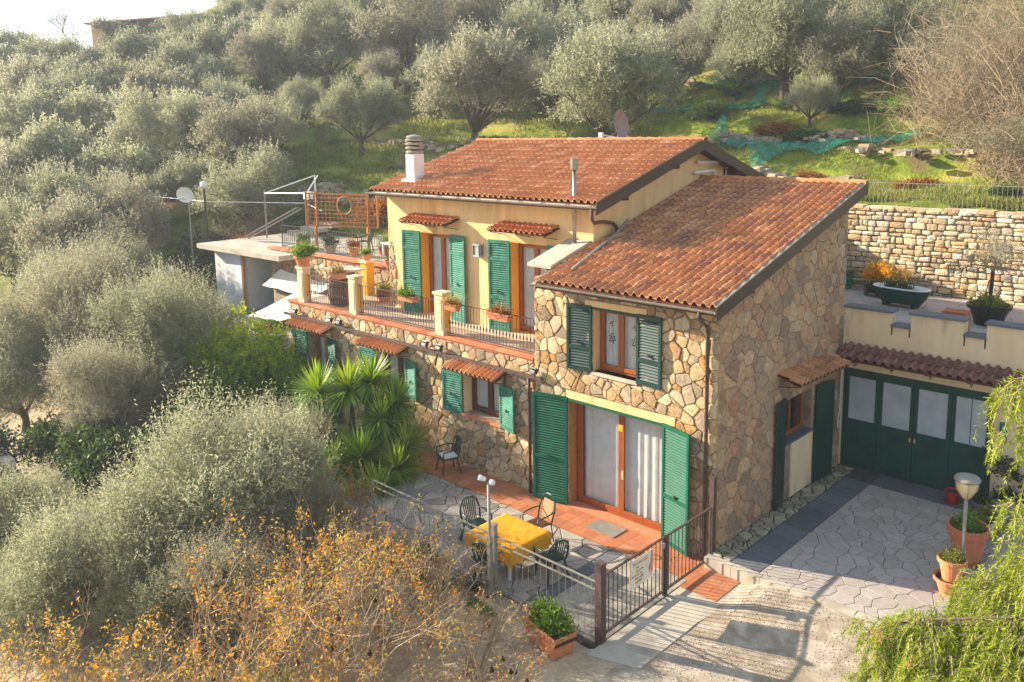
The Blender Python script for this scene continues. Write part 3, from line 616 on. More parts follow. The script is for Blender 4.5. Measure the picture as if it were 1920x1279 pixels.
# quoin stones at the left corner
P_ = voronoi([(-13.0, 3.16), (-12.72, 3.16), (-12.62, 4.4), (-12.8, 5.3), (-13.0, 5.3)], [], .22, .22, seed=4)
stones(FH, FH, P_, lambda u, v, d: Vector((u, 1.65-d, v)), 'stone', thick=.03)
for x0, x1 in ((-11.36, -10.0), (-7.5, -6.12)):
    B('jamb', 'ochre', FH, (x0+.002, x0+.016, 1.63, 1.92, 3.15, 5.69)); B('jamb', 'ochre', FH, (x1-.016, x1-.002, 1.66, 1.92, 3.15, 5.69))
    B('reveal_head', 'ochre', FH, (x0+.018, x1-.018, 1.66, 1.92, 5.675, 5.695))
    casement(FH, x0+.02, x1-.02, 3.16, 5.67, 1.93, 2, fw=.06, name='terrace_door')
for hx, s in ((-11.38, -1), (-9.98, 1), (-7.52, -1), (-6.1, 1)): shutter(FH, hx, s, 3.17, 5.72, .74, 1.65, .13, 'green2', (0, .36, .80, 1.), False)
awning(FH, ((-11.72, 1.65, 6.2), (-9.6, 1.65, 6.2)), ((-11.72, 1.1, 6.04), (-9.6, 1.1, 6.04)), 'ridge', 11, 2)
awning(FH, ((-7.85, 1.65, 6.2), (-5.72, 1.65, 6.2)), ((-7.85, 1.1, 6.04), (-5.72, 1.1, 6.04)), 'ridge', 11, 2)
for a, b_ in ((-15.9, -13.7), (-12.0, -9.95), (-8.06, -6.04)): awning(FH, ((a, -.05, 2.66), (b_, -.05, 2.66)), ((a+.1, -.55, 2.52), (b_+.1, -.55, 2.52)), 'tile', 12, 1)
for (x0, x1, z0, z1), wd in ((lh[0], .80), (lh[1], .82)):
    casement(FH, x0+.02, x1-.02, z0+.01, z1-.01, .3, 2, m='wood_dark', fw=.06)
    for s in (0, 1): B('jamb', 'cream', FH, ((x0+.002, x0+.014, .0, .29, z0, z1-.002) if s == 0 else (x1-.014, x1-.002, .0, .29, z0, z1-.002)))
    B('window_sill', 'coping', FH, (x0-.04, x1+.04, -.09, .29, z0-.07, z0-.002))
    shutter(FH, x0, -1, z0-.03, z1+.03, .70, 0, .12, 'green2', (0, 1.)); shutter(FH, x1, 1, z0-.03, z1+.03, .68, 0, .25, 'green2', (0, 1.))
casement(FH, -15.33, -14.17, -.4, 2.2, .3, 2, m='wood', fw=.06, name='entrance_door')
shutter(FH, -15.35, -1, -.35, 2.25, .68, 0, .12, 'green2', (0, .4, 1.)); shutter(FH, -14.15, 1, -.35, 2.25, .85, 0, .28, 'green', (0, .4, 1.))
# coping along the terrace edge
x = -16.42
while x < -5.1:
    B('coping_tile', 'coping', FH, (x, min(x+.325, -5.09), -.08, .24, 3.145, 3.2+rng.uniform(0, .006))); x += .333
B('drip_edge', 'coping', FH, (-16.4, -5.1, -.055, .05, 3.10, 3.143))
xs_ = -16.0
for i in range(24):
    for j in range(4):
        x0 = -16.0+i*.455; y0 = .245+j*.352
        piece(FH, 'floor_tile', FH, *(lambda a: (a.v, a.f))(MB().box(x0, x0+.449, y0, y0+.346, 3.12, 3.158)), 'pale_tile', .16)
for i in range(7):
    for j in range(3):
        x0 = -16.0+i*.43; y0 = 1.66+j*.38
        if x0 < -13.1: piece(FH, 'floor_tile', FH, *(lambda a: (a.v, a.f))(MB().box(x0, x0+.424, y0, y0+.374, 3.10, 3.158)), 'pale_tile', .15)
# the long metal pipe with floodlights under the coping
mb = MB(); mb.box(-16.55, -4.75, -.17, -.09, 2.70, 2.77); mb.build('gutter', 'rust', FH)
def flood(x):
    mb = MB(); mb.tube([(x, -.13, 2.77), (x, -.13, 2.86)], .02, 6); mb.obox((x+.04, -.2, 2.93), (.085, 0, 0), (0, .05, -.03), (0, .035, .06)); mb.tube([(x-.06, -.13, 2.86), (x-.04, -.24, 2.98), (x+.1, -.27, 2.99)], .018, 6)
    f = mb.build('floodlight', 'iron', FH); B('lens', 'frost', f, (x-.02, x+.1, -.262, -.252, 2.87, 2.96))
for x in (-15.8, -13.75, -13.25, -9.1, -8.5, -5.0): flood(x)
# main roof
for nm, ya, yb, za, zb in (('front', 1.15, 5.9, 6.92, 8.37), ('rear', 9.6, 5.9, 7.15, 8.37)):
    mb = MB(); mb.prism([(ya, za-.15), (yb, zb-.15), (yb, zb-.015), (ya, za-.015)], -13.22, -4.09, 'x'); r_ = mb.build('roof', 'wood_dark', FH)
    if nm == 'front': RF = r_
S_ = Vector((0, 1, MRS)).normalized(); N_ = Vector((1, 0, 0)).cross(S_)
hole = lambda u, s: (.75 < u < 1.35 and .95 < s < 1.7)
tiled(FH, RF, Vector((-13.25, 1.15, 6.92)), Vector((1, 0, 0)), S_, N_, 9.18, 4.93, 'tile')
S2 = Vector((0, -1, .33)).normalized()
tiled(FH, r_, Vector((-4.07, 9.6, 7.15)), Vector((-1, 0, 0)), S2, Vector((-1, 0, 0)).cross(S2), 9.18, 3.85, 'tile')
ridge_tiles(FH, RF, -13.25, -4.05, 5.9, 8.375)
for xx_ in (-4.09, -13.26):
    mb = MB(); mb.prism([(1.1, 6.66), (5.9, 8.12), (5.9, 8.42), (1.1, 6.96)], xx_, xx_+.04, 'x'); mb.build('verge_board', 'fascia', FH)
    mb = MB(); mb.prism([(9.65, 6.88), (5.902, 8.12), (5.902, 8.42), (9.65, 7.19)], xx_, xx_+.04, 'x'); mb.build('verge_board', 'fascia', FH)
for y in (2.3, 4.6, 7.9): B('rafter', 'wood_dark', FH, (-4.8, -4.11, y, y+.16, mroof(y+.08)-.36, mroof(y+.08)-.17))
gutter(FH, -13.3, -4.05, 1.08, 6.88)
mb = MB(); mb.tube([(-4.2, 1.08, 6.82), (-4.2, 1.1, 6.55), (-4.25, 1.25, 6.45), (-4.45, 1.85, 6.42), (-4.5, 2.3, 6.35), (-4.5, 2.45, 6.25), (-4.5, 2.5, 6.05)], .045, 10); mb.build('downpipe', 'rust', FH, smooth=True)
mb = MB(); mb.tube([(-4.52, 6.3, 7.76), (-4.52, 7.92, 7.72), (-4.52, 7.94, 7.2)], .05, 10); mb.build('waste_pipe', 'white', FH, smooth=True)
mb = MB(); mb.tube([(-4.52, 6.15, 7.46), (-4.52, 7.22, 7.5), (-4.52, 7.3, 7.2)], .05, 10); mb.build('waste_pipe', 'white', FH, smooth=True)
# chimney with louvred pot
cx_, cy_ = -12.05, 2.05
mb = MB(); mb.box(cx_-.2, cx_+.2, cy_-.2, cy_+.2, 6.9, 8.05); mb.box(cx_-.32, cx_+.32, cy_-.3, cy_+.3, 7.0, 7.27)
ch = mb.build('chimney', 'whitewall', FH)
for k in range(4): 
    mb = MB(); z = 8.06+k*.125; mb.lathe([(.2, z), (.27, z+.02), (.27, z+.07), (.22, z+.09)], (cx_, cy_, 0), 16, close=True); mb.build('chimney_ring', 'greyconc', ch)
mb = MB(); mb.lathe([(.16, 8.05), (.16, 8.5)], (cx_, cy_, 0), 12); mb.build('chimney_core', 'dark', ch)
mb = MB(); mb.lathe([(.26, 8.55), (.22, 8.6), (.05, 8.64)], (cx_, cy_, 0), 16, close=True); mb.build('chimney_cap', 'greyconc', ch)
mb = MB(); mb.tube([(-5.02, 1.42, 5.85), (-5.02, 1.42, 7.75)], .05, 12); fl = mb.build('flue', 'steel', FH, smooth=True)
mb = MB(); mb.lathe([(.095, 7.72), (.1, 7.74), (.1, 7.97), (.07, 8.0)], (-5.02, 1.42, 0), 14, close=True); mb.build('flue_cap', 'steel', fl)
# wall lantern
mb = MB(); mb.box(-8.83, -8.63, 1.5, 1.62, 5.22, 5.5); mb.box(-8.86, -8.6, 1.47, 1.65, 5.5, 5.54); mb.box(-8.86, -8.6, 1.47, 1.65, 5.18, 5.22); mb.box(-8.87, -8.59, 1.62, 1.65, 5.16, 5.56)
wl = mb.build('wall_lantern', 'frost', FH)
mb = MB(); [mb.box(a, a+.02, b_, b_+.02, 5.2, 5.52) for a in (-8.85, -8.63) for b_ in (1.48, 1.6)]; mb.build('lantern_frame', 'iron', wl)
# satellite dish behind the ridge
SD = thing('satellite_dish', 'brown-grey satellite dish seen edge-on above the ridge of the main roof', 'satellite dish', (-7.45, 6.4, 8.2))
mb = MB(); prof = [(.02, 0), (.18, .02), (.34, .06), (.46, .12)]
mb.lathe(prof, (0, 0, 0), 24); m_ = Matrix.Rotation(math.radians(82), 4, 'Y') @ Matrix.Rotation(0, 4, 'Z'); rz_ = Matrix.Rotation(math.radians(8), 4, 'Z')
mb.v = [tuple(rz_ @ (m_ @ Vector(v))+Vector((-7.45, 6.4, 8.86))) for v in mb.v]; mb.build('reflector', 'dishback', SD, smooth=True)
mb = MB(); mb.tube([(-7.45, 6.4, 8.1), (-7.45, 6.4, 8.8)], .025, 8); mb.build('mast', 'galv', SD); mb = MB(); mb.tube([(-7.4, 6.4, 8.45), (-7.95, 6.25, 8.56)], .018, 8); mb.box(-8.05, -7.93, 6.18, 6.3, 8.48, 8.64); mb.build('feed_arm', 'white', SD)
# ---------------------------------------------------------------- garage block with crenellated terrace
GB = thing('garage_block', 'cream garage block with stepped parapet, tiled canopy and dark green folding doors', 'garage', (2.5, 6.1, 0))
gh_ = [(.04, 3.58, -.3, 2.62)]
wall('front_wall', 'cream', GB, .002, 7.6, -.3, lambda u: 3.62, gh_, lambda u, d, z: (u, 6.08+d, z), .35)
def par(x0, x1, top):
    B('parapet', 'cream', GB, (x0, x1, 6.08, 6.40, 3.62, top)); B('coping_slab', 'slate', GB, (x0-.04, x1+.04, 6.02, 6.46, top, top+.055))
par(.04, 1.18, 4.17); par(1.22, 1.60, 3.84); par(1.64, 2.82, 4.2); par(2.86, 3.26, 3.86); par(3.30, 4.6, 4.2); par(4.64, 5.0, 3.86); par(5.04, 6.3, 4.2)
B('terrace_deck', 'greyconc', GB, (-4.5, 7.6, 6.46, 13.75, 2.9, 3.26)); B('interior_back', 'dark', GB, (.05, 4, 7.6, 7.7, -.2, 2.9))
P_ = voronoi([(-4.4, 6.5), (7.4, 6.5), (7.4, 13.7), (-4.4, 13.7)], [], .62, .55, jit=.3, drop=.0, seed=21)
stones(GB, GB, P_, lambda u, v, d: Vector((u, v, 3.28+d)), 'paver', 'paving_stone', thick=.012, gap=.01, bev=.008, flat=True, jitter=0)
GD = MB(); GD.box(.04, .1, 6.14, 6.24, -.02, 2.62); GD.box(3.50, 3.58, 6.14, 6.24, -.02, 2.62); GD.box(.1, 3.50, 6.14, 6.24, 2.5, 2.62)
gd = GD.build('door_frame', 'green4', GB)
for i in range(4):
    a = .10+i*.85; b_ = a+.847
    mb = MB(); y0, y1 = 6.17, 6.21
    mb.box(a+.004, a+.09, y0-.01, y1, .0, 2.5); mb.box(b_-.09, b_-.004, y0-.01, y1, .0, 2.5); mb.box(a+.09, b_-.09, y0-.008, y1, 2.38, 2.5); mb.box(a+.09, b_-.09, y0-.008, y1, 1.12, 1.26); mb.box(a+.09, b_-.09, y0-.008, y1, 0, .16); mb.box(a+.09, b_-.09, y0+.004, y1-.005, .16, 1.12)
    dl = mb.build('door_leaf', 'green4', GB); B('glass_pane', 'frost', dl, (a+.09, b_-.09, y0+.01, y0+.016, 1.26, 2.38))
    B('strut', 'green4', dl, ((a+b_)/2-.006, (a+b_)/2+.006, y0+.002, y0+.0095, 1.26, 2.38)) if i == 3 else None
    if i in (1, 2): B('handle', 'brass', dl, ((b_-.07 if i == 1 else a+.04), (b_-.04 if i == 1 else a+.07), y0-.04, y0-.012, 1.0, 1.1))
cl, cr_ = Vector((-.05, 6.07, 3.25)), Vector((6.4, 6.07, 3.25)); fl_, fr2 = Vector((.07, 5.45, 3.02)), Vector((6.4, 5.45, 3.02))
mb = MB(); mb.prism([(5.45, 2.95), (6.07, 3.17), (6.07, 3.23), (5.45, 3.0)], .08, 6.4, 'x'); cn = mb.build('canopy', 'wood_dark', GB)
S_c = (cl-Vector((-.05, 5.45, 3.02))); slc = S_c.length; S_c.normalize(); Nc = Vector((1, 0, 0)).cross(S_c)
for r_ in range(2):
    for c in range(30):
        v_, f_ = tile_geo(Vector((.08, 5.42, 3.0)), Vector((1, 0, 0)), S_c, Nc, c*.21, r_*slc/2, L=slc/2+.03, w=.985); MB().add(v_, f_).build('tile', 'tile3', cn)
for x in (.4, 1.3, 2.2, 3.1, 4.0):
    mb = MB(); mb.bar((x, 6.06, 3.1), (x, 5.5, 2.93), .02); mb.bar((x, 6.06, 2.75), (x, 5.5, 2.93), .018); mb.tube([(x, 6.0, 2.78), (x, 5.9, 2.72), (x, 5.85, 2.8), (x, 5.92, 2.86)], .008, 5); mb.build('bracket', 'iron', cn)
pl = MB(); pl.box(3.70, 3.86, 6.05, 6.077, 1.5, 2.0); pl = pl.build('house_number_plate', 'green2', GB)
for k in range(3): B('flower_motif', 'white', pl, (3.76, 3.80, 6.046, 6.049, 1.58+k*.14, 1.63+k*.14))
mb = MB(); mb.tube([(.06, 5.95, 2.9), (.05, 5.95, 1.45), (.07, 5.8, 1.3), (.12, 5.7, 1.35), (.12, 5.7, 1.1)], .016, 6); tag(mb.build('hose_pipe', 'white', None, smooth=True), 'thin white pipe running down the corner beside the garage doors', 'pipe')
# retaining wall
RW = thing('retaining_wall', 'tall sunlit stone retaining wall behind the upper terrace', 'wall', (2, 13.8, 3.28))
B('wall_core', 'mortar', RW, (-4.6, 12, 13.82, 14.3, 2.9, 6.02))
P_ = coursed(-4.6, 8.5, 3.28, 6.04, 31)
stones(RW, RW, P_, lambda u, v, d: Vector((u, 13.82-d, v)), 'rubble', thick=.09, gap=.007, bev=.03)
for i in range(26): 
    x = -4.6+i*.5; B('coping_stone', 'rubble', RW, (x, x+.48, 13.72+rng.uniform(-.02, .02), 14.2, 6.0, 6.08+rng.uniform(-.01, .03)))
# ---------------------------------------------------------------- courtyard, patio, drive
CT = B('courtyard', 'joint', None, (0.0, 7.5, -.28, 6.2, -.3, -.012)); structure(CT)
P_ = voronoi([(1.14, -.26), (4.35, -.26), (4.35, 5.3), (1.14, 5.3)], [], .33, .29, jit=.49, drop=.15, seed=41)
stones(CT, CT, P_, lambda u, v, d: Vector((u, v, -.005+d)), 'paver', 'paving_stone', thick=.012, gap=.006, bev=.005, flat=True, jitter=0)
P_ = voronoi([(.03, -.26), (.50, -.26), (.50, 6.0), (.03, 6.0)], [], .24, .2, jit=.45, drop=.05, seed=43)
stones(CT, CT, P_, lambda u, v, d: Vector((u, v, -.008+d)), 'mossy', 'cobble_stone', thick=.03, gap=.016, bev=.015)
for i in range(10): B('slate_slab', 'slate', CT, (.52, 1.13, -.26+i*.56, .29+i*.56, -.02, .008))
for i in range(5): B('slate_slab', 'slate', CT, (1.15+i*.8, 1.94+i*.8, 5.33, 6.07, -.02, .008))
for i in range(7): x = .0+i*.62; B('kerb_stone', 'paleconc', CT, (x, x+.61, -.46, -.28, -.4, .0+rng.uniform(0, .008)))
DR = MB()
dv, df = gridmesh(frange(-.35, 8, .5), frange(-9, -.4, .5), lambda x, y: -.235+.0*x); 
grav = mat('gravel', ['A09280', 'B2A490', '94846F', 'BEB09A'], 1.4, .22, .95, .7, 60, .015, tint=False, wear=('8A7C6A', 2.2, .6))
slab = MB()
# pale concrete strip outside the gate
slab.prism([(.05, -4.3), (.95, -4.0), (.95, -2.2), (1.25, -.47), (.05, -.47)], -.26, -.222); cs = slab.build('concrete_apron', 'paleconc', None); structure(cs)
#slab = MB(); slab.prism([(-1.6, -5.6), (.9, -6.4), (1.0, -4.05), (.04, -4.32), (-1.6, -4.6)], -.5, -.238); cs = slab.build('concrete_path', 'paleconc', None); structure(cs)
def dz(x, y): return -.234+.006*nse(x*2, y*2)+.19*sst(-2.4, -.6, y)*sst(.9, 1.5, x)
gv, gf = gridmesh(frange(.6, 7.5, .3), frange(-8.5, -.45, .3), dz)
me = bpy.data.meshes.new('driveway'); me.from_pydata(gv, [], gf); me.materials.append(grav); structure(addobj('driveway', me))
# pebbles
def scatter_pebbles(name, n_, region, m, smin=.008, smax=.022, z=None):
    r = np.random.RandomState(5); mb = MB(); base = [(1,0,0),(-1,0,0),(0,1,0),(0,-1,0),(0,0,1)]
    for i in range(n_):
        x, y = r.uniform(region[0], region[1]), r.uniform(region[2], region[3]); s = r.uniform(smin, smax)
        zz_ = (z(x, y)+.002 if z is not None else gh(x, y)); a = r.uniform(0, 3); ca, sa = math.cos(a), math.sin(a); q = r.uniform(.6, 1.4)
        mb.add([(x+s*(px*ca*q-py*sa), y+s*(px*sa*q+py*ca), zz_+s*.7*pz) for px, py, pz in base], [(0,2,4),(2,1,4),(1,3,4),(3,0,4)], r.uniform())
    o = mb.build(name, m, None, kind='stuff'); return o
scatter_pebbles('gravel_stones', 6500, (.9, 5.4, -6.5, -.5), 'rubble2', smin=.006, smax=.019, z=dz)
scatter_pebbles('ground_stones', 2600, (-9, 1, -10, -4.6), 'rubble', .01, .035)
# patio
PT = B('patio', 'joint', None, (-9.8, .0, -3.95, -.001, -.5, -.305)); structure(PT)
P_ = voronoi([(-9.7, -3.85), (-1.95, -3.85), (-1.95, -1.02), (-9.7, -1.02)], [], .46, .40, jit=.45, drop=.15, seed=51)
stones(PT, PT, P_, lambda u, v, d: Vector((u, v, -.30+d)), 'patio', 'flagstone', thick=.012, gap=.012, bev=.008, flat=True, jitter=0)
for i in range(9): B('slate_slab', 'slate', PT, (-1.93, -1.63, -3.85+i*.315, -3.54+i*.315, -.32, -.287))
for i in range(5):
    for j in range(9): B('concrete_paver', 'greyconc', PT, (-1.61+i*.315, -1.305+i*.315, -3.85+j*.315, -3.545+j*.315, -.32, -.288+rng.uniform(0, .004)))
for i in range(30):
    for j in range(3):
        x0 = -9.6+i*.321; y0 = -1.0+j*.333
        if -3.05 < x0 < -2.1 and y0 < -.3 and False: continue
        B('floor_tile', 'terracotta', PT, (x0, x0+.315, y0, y0+.327, -.32, -.284+rng.uniform(0, .003)))
for i in range(3):
    for j in range(4): B('floor_tile', 'terracotta', CT, (.04+i*.27, .305+i*.27, -1.42+j*.235, -1.19+j*.235, -.24, -.212+rng.uniform(0, .002)))
mt = B('doormat', 'galv', None, (-3.0, -2.2, -.62, -.12, -.28, -.262)); tag(mt, 'pale grey doormat on the terracotta tiles before the glass door', 'doormat')
# low wall holding the patio edge
PW = thing('patio_edge_wall', 'low weathered stone wall under the patio railing', 'wall', (-5, -4.1, -.8))
P_ = coursed(-6.9, -1.2, -1.4, -.28, 61)
B('wall_core', 'mortar2', PW, (-7.0, -1.2, -4.2, -3.9, -1.5, -.28)); stones(PW, PW, P_, lambda u, v, d: Vector((u, -4.2-d, v)), 'rubble', thick=.06)
# ---------------------------------------------------------------- railings and gate
def railing(name, label, pts, z0, z1, step, m='rust', r=.008, parent=None, rails=(0, 1), post=True, cat='railing', group=None, square=None, belly=False):
    t = thing(name, label, cat, (*pts[0][:2], z0), group=group) if parent is None else parent
    for (a, b_) in zip(pts[:-1], pts[1:]):
        a = Vector((*a, 0)); b_ = Vector((*b_, 0)); L = (b_-a).length; d = (b_-a)/L
        for q in rails: z = z0+(z1-z0)*q; mb = MB(); mb.bar((a.x, a.y, z), (b_.x, b_.y, z), .035, .018); mb.build('rail', m, t)
        n_ = int(L/step); proto = None
        for i in range(1, n_):
            p = a+d*(i*L/n_)
            if proto is None:
                mb = MB(); mb.tube([(0, 0, z0), (0, 0, z1)], r, 5); 
                if belly: mb.lathe([(.008, 0), (.022, .04), (.022, .08), (.008, .12)], (0, 0, z0+(z1-z0)*.3), 6)
                proto = mb.mesh('baluster', MT[m])
            o = addobj('baluster', proto, t, (p.x-t.location.x, p.y-t.location.y, -t.location.z))
        if post:
            for q in ((a, b_) if b_ == Vector((*pts[-1], 0)) else (a,)): mb = MB(); mb.bar((q.x, q.y, z0-.05), (q.x, q.y, z1+.03), .035); mb.build('post', m, t)
    return t
PX = [(-15.95, -15.33), (-13.0, -12.45), (-8.93, -8.4)]
lab = ['leftmost yellow pillar of the balcony, carrying a potted plant', 'yellow balcony pillar just right of the wine barrel', 'yellow balcony pillar between the two terrace doors']
for (a, b_), lb in zip(PX, lab):
    t = thing('balcony_pillar', lb, 'pillar', ((a+b_)/2, .1, 3.2), group='yellow pillars along the balcony'); c = (a+b_)/2
    mb = MB(); mb.box(c-.17, c+.17, -.02, .26, 3.2, 4.32); mb.box(c-.12, c+.12, -.035, -.021, 3.35, 4.2); mb.box(c+.171, c+.185, .03, .21, 3.35, 4.2); mb.build('shaft', 'plaster' if False else 'cream', t)
    B('panel', 'ochre', t, (c+.186, c+.19, .05, .19, 3.4, 4.15)); B('cap', 'cream', t, (c-.21, c+.21, -.06, .30, 4.32, 4.39))
for i, (a, b_) in enumerate(((-15.4, -12.92), (-12.55, -8.87), (-8.47, -5.1))):
    railing('balcony_railing', ['iron balcony railing in front of the wine barrel', 'iron balcony railing between the barrel pillar and the middle pillar', 'iron balcony railing running right to the stone annex'][i], [(a, .1), (b_, .1)], 3.28, 4.12, .118, 'rust', .0085, rails=(0, 1), post=False, belly=True, group='railings along the balcony')
railing('balcony_end_railing', 'iron railing closing the left end of the balcony', [(-16.2, .25), (-16.2, 2.7)], 3.28, 4.12, .12, 'rust', .008, post=False)
p4 = thing('garden_pillar', 'bright yellow pillar at the back left of the balcony', 'pillar', (-15.15, 2.3, 3.15)); mb = MB(); mb.box(-15.32, -14.98, 2.15, 2.47, 3.15, 4.3); mb.build('shaft', 'ochre', p4); B('cap', 'cream', p4, (-15.37, -14.93, 2.1, 2.52, 4.3, 4.37))
# patio railing (front), posts and gate
railing('patio_railing', 'thin iron railing along the front edge of the patio', [(-6.6, -3.85), (-2.65, -3.85), (-.05, -3.85)], -.2, .86, .15, 'galv', .0055, rails=(0, .86, 1))
gp = thing('fence_post', 'square grey post of the patio railing behind the lamp', 'post', (-2.65, -3.85, -.3)); B('shaft', 'galv', gp, (-2.70, -2.60, -3.90, -3.80, -.3, 1.08)); B('cap', 'galv', gp, (-2.715, -2.585, -3.915, -3.785, 1.08, 1.10))
def gpost(y, zt, lb, w=.07):
    t = thing('gate_post', lb, 'post', (0, y, -.24)); B('shaft', 'rust', t, (-w, w, y-w, y+w, -.26, zt)); B('cap', 'rust', t, (-w-.01, w+.01, y-w-.01, y+w+.01, zt, zt+.015))
gpost(-3.86, 1.25, 'square brown gate post at the front left end of the gate'); gpost(-.16, 1.62, 'tall brown gate post against the annex corner', .05)
def gate(y0, y1, lb):
    t = thing('iron_gate', lb, 'gate', (0, y0, -.24), group='iron gate leaves'); mb = MB()
    mb.box(-.02, .02, y0, y0+.04, -.15, 1.0); mb.box(-.02, .02, y1-.04, y1, -.15, 1.0); mb.box(-.022, .022, y0+.04, y1-.04, .97, 1.0); mb.box(-.018, .018, y0+.04, y1-.04, -.13, -.09); mb.build('frame', 'rust', t)
    n_ = int((y1-y0)/.125); pm = MB(); pm.tube([(0, 0, -.1), (0, 0, .98)], .009, 6); pm.lathe([(.009, 0), (.02, .02), (.009, .05)], (0, 0, .4), 6); me = pm.mesh('bar', MT['iron'])
    for i in range(1, n_): addobj('bar', me, t, (0, (y1-y0)*i/n_, .24))
    return t
g1 = gate(-3.76, -1.92, 'iron gate leaf with the paper sign hung on it'); g2 = gate(-1.80, -.23, 'iron gate leaf next to the annex corner')
B('middle_post', 'iron', g1, (-.035, .035, -1.915, -1.83, -.22, 1.0)); mb = MB(); mb.tube([(.03, -2.0, .86), (.07, -2.08, .86)], .012, 6); mb.box(.02, .05, -2.06, -1.95, .8, .9); mb.build('latch', 'galv', g1)
SG = thing('gate_sign', 'pale laminated notice with red heading tied to the gate', 'sign', (.03, -2.68, .6))
B('board', 'sail', SG, (.022, .030, -3.05, -2.32, .38, .93)); B('edge_strip', 'yel2' if 'yel2' in MT else 'ochre', SG, (.0305, .0325, -3.05, -3.025, .38, .93))
redp = mat('red_print', ['B85040', 'C06050'], tint=False); MT['redp'] = redp; MT['brownp'] = mat('brown_print', ['8A6A4A', '9A7A58'], tint=False); MT['pinkp'] = mat('pink_print', ['C89488', 'B87868', 'D8B0A0'], 12, tint=False)
def text(s_, y, z, size, m, parent, name):
    cu = bpy.data.curves.new(name, 'FONT'); cu.body = s_; cu.size = size; cu.align_x = 'CENTER'; tmp = bpy.data.objects.new('t', cu); C.objects.link(tmp)
    dg = bpy.context.evaluated_depsgraph_get(); me = bpy.data.meshes.new_from_object(tmp.evaluated_get(dg)); bpy.data.objects.remove(tmp)
    me.materials.clear(); me.materials.append(MT[m])
    me.transform(Matrix.Translation((.0315, y, z)) @ Matrix(((0, 0, 1, 0), (1, 0, 0, 0), (0, 1, 0, 0), (0, 0, 0, 1))))
    off = root_of(parent).location; me.transform(Matrix.Translation(-off)); return addobj(name, me, parent)
text('Benvenuti', -2.72, .80, .12, 'redp', SG, 'heading')
# the small lines under the heading cannot be read: short broken strokes
for k, (c, ws) in enumerate(((-2.8, (.09,)), (-2.74, (.12, .08)), (-2.82, (.06, .15, .05)), (-2.74, (.1, .12)), (-2.76, (.2,)))):
    mb = MB(); y = c-sum(ws)/2-.015*len(ws)
    for w_ in ws:
        q = y
        while q < y+w_: mb.box(.0305, .0318, q, q+.013, .735-k*.07, .76-k*.07+rng.choice((0, .008, .014))); q += .019
        y += w_+.03
    mb.build('text_line', 'brownp', SG)
mb = MB(); mb.prism([(-2.42, .45), (-2.33, .5), (-2.33, .9), (-2.38, .92), (-2.41, .7), (-2.47, .6)], .0305, .0315, 'x'); mb.build('picture', 'pinkp', SG)
# ---------------------------------------------------------------- patio furniture
TB = thing('patio_table', 'round-edged plastic table with white legs under the yellow cloth', 'table', (-3.16, -2.95, -.285), rz=0)
B('tabletop', 'white', TB, (-3.74, -2.58, -3.48, -2.42, .39, .42)); 
for sx_ in (-1, 1):
    for sy in (-1, 1): mb = MB(); mb.bar((-3.16+sx_*.42, -2.95+sy*.4, .39), (-3.16+sx_*.46, -2.95+sy*.44, -.285), .06); mb.build('leg', 'white', TB)
def cloth():
    n_ = 30; W_, D_ = .72, .66; vs = []; fs = []
    for j in range(n_+1):
        for i in range(n_+1):
            u = -1+2*i/n_; v = -1+2*j/n_; x = u*(W_+.2); y = v*(D_+.2); ex = max(0, abs(x)-W_+.1); ey = max(0, abs(y)-D_+.1)
            d = math.hypot(ex, ey); cxx = max(-W_+.1, min(W_-.1, x)); cyy = max(-D_+.1, min(D_-.1, y))
            k = 1 if d < 1e-6 else min(1, .05/d)+.12; wv = .02*math.sin(u*11+v*9)*min(1, d*6)
            vs.append((-3.16+cxx+(x-cxx)*k+wv, -2.95+cyy+(y-cyy)*k+wv, .432-max(0, d-.02)*.95+.003*math.sin(x*9)*math.sin(y*8)))
    for j in range(n_):
        for i in range(n_): a = j*(n_+1)+i; fs.append((a, a+1, a+n_+2, a+n_+1))
    mb = MB().add(vs, fs, 0); return mb
tc_ = cloth().build('tablecloth', 'cloth', None, smooth=True); tag(tc_, 'mustard yellow cloth draped over the patio table', 'tablecloth')
mb = MB(); 
def chair(name, label, loc, rz, m='chairg', group='green plastic garden chairs'):
    t = thing(name, label, 'chair', loc, rz, group)
    mb = MB(); mb.prism([(-.22, -.2), (.22, -.2), (.24, .2), (.18, .24), (-.18, .24), (-.24, .2)], .41, .44); mb.build('seat', m, t, world=False)
    for sx_ in (-1, 1):
        mb = MB(); mb.bar((sx_*.2, .18, .42), (sx_*.25, .24, 0), .045, .03); mb.build('leg', m, t, world=False)
        mb = MB(); mb.bar((sx_*.2, -.18, .42), (sx_*.25, -.27, 0), .045, .03); mb.build('leg', m, t, world=False)
        mb = MB(); mb.tube([(sx_*.25, .22, .42), (sx_*.27, .2, .64), (sx_*.27, -.1, .67), (sx_*.23, -.25, .66)], .022, 6); mb.build('armrest', m, t, world=False, smooth=True)
    mb = MB(); a = [(-.23, -.2, .43), (-.25, -.26, .66), (-.2, -.31, .84), (-.1, -.33, .9), (0, -.335, .92), (.1, -.33, .9), (.2, -.31, .84), (.25, -.26, .66), (.23, -.2, .43)]
    mb.tube(a, .022, 6); mb.build('back_frame', m, t, world=False, smooth=True)
    for k in range(7):
        x = -.15+k*.05; mb = MB(); mb.bar((x*.85, -.205, .44), (x, -.325, .9-abs(x)*.35), .026, .01); mb.build('back_slat', m, t, world=False)
    return t
c1 = chair('garden_chair', 'dark green slatted plastic chair at the left side of the yellow table', (-4.35, -2.75, -.285), math.radians(-100))
copy_tree(c1, (-3.0, -3.62, -.285), math.radians(10), 'dark green plastic chair at the front side of the table, half hidden by the railing')
copy_tree(c1, (-2.15, -2.75, -.285), math.radians(75), 'dark green plastic chair at the right side of the yellow table')
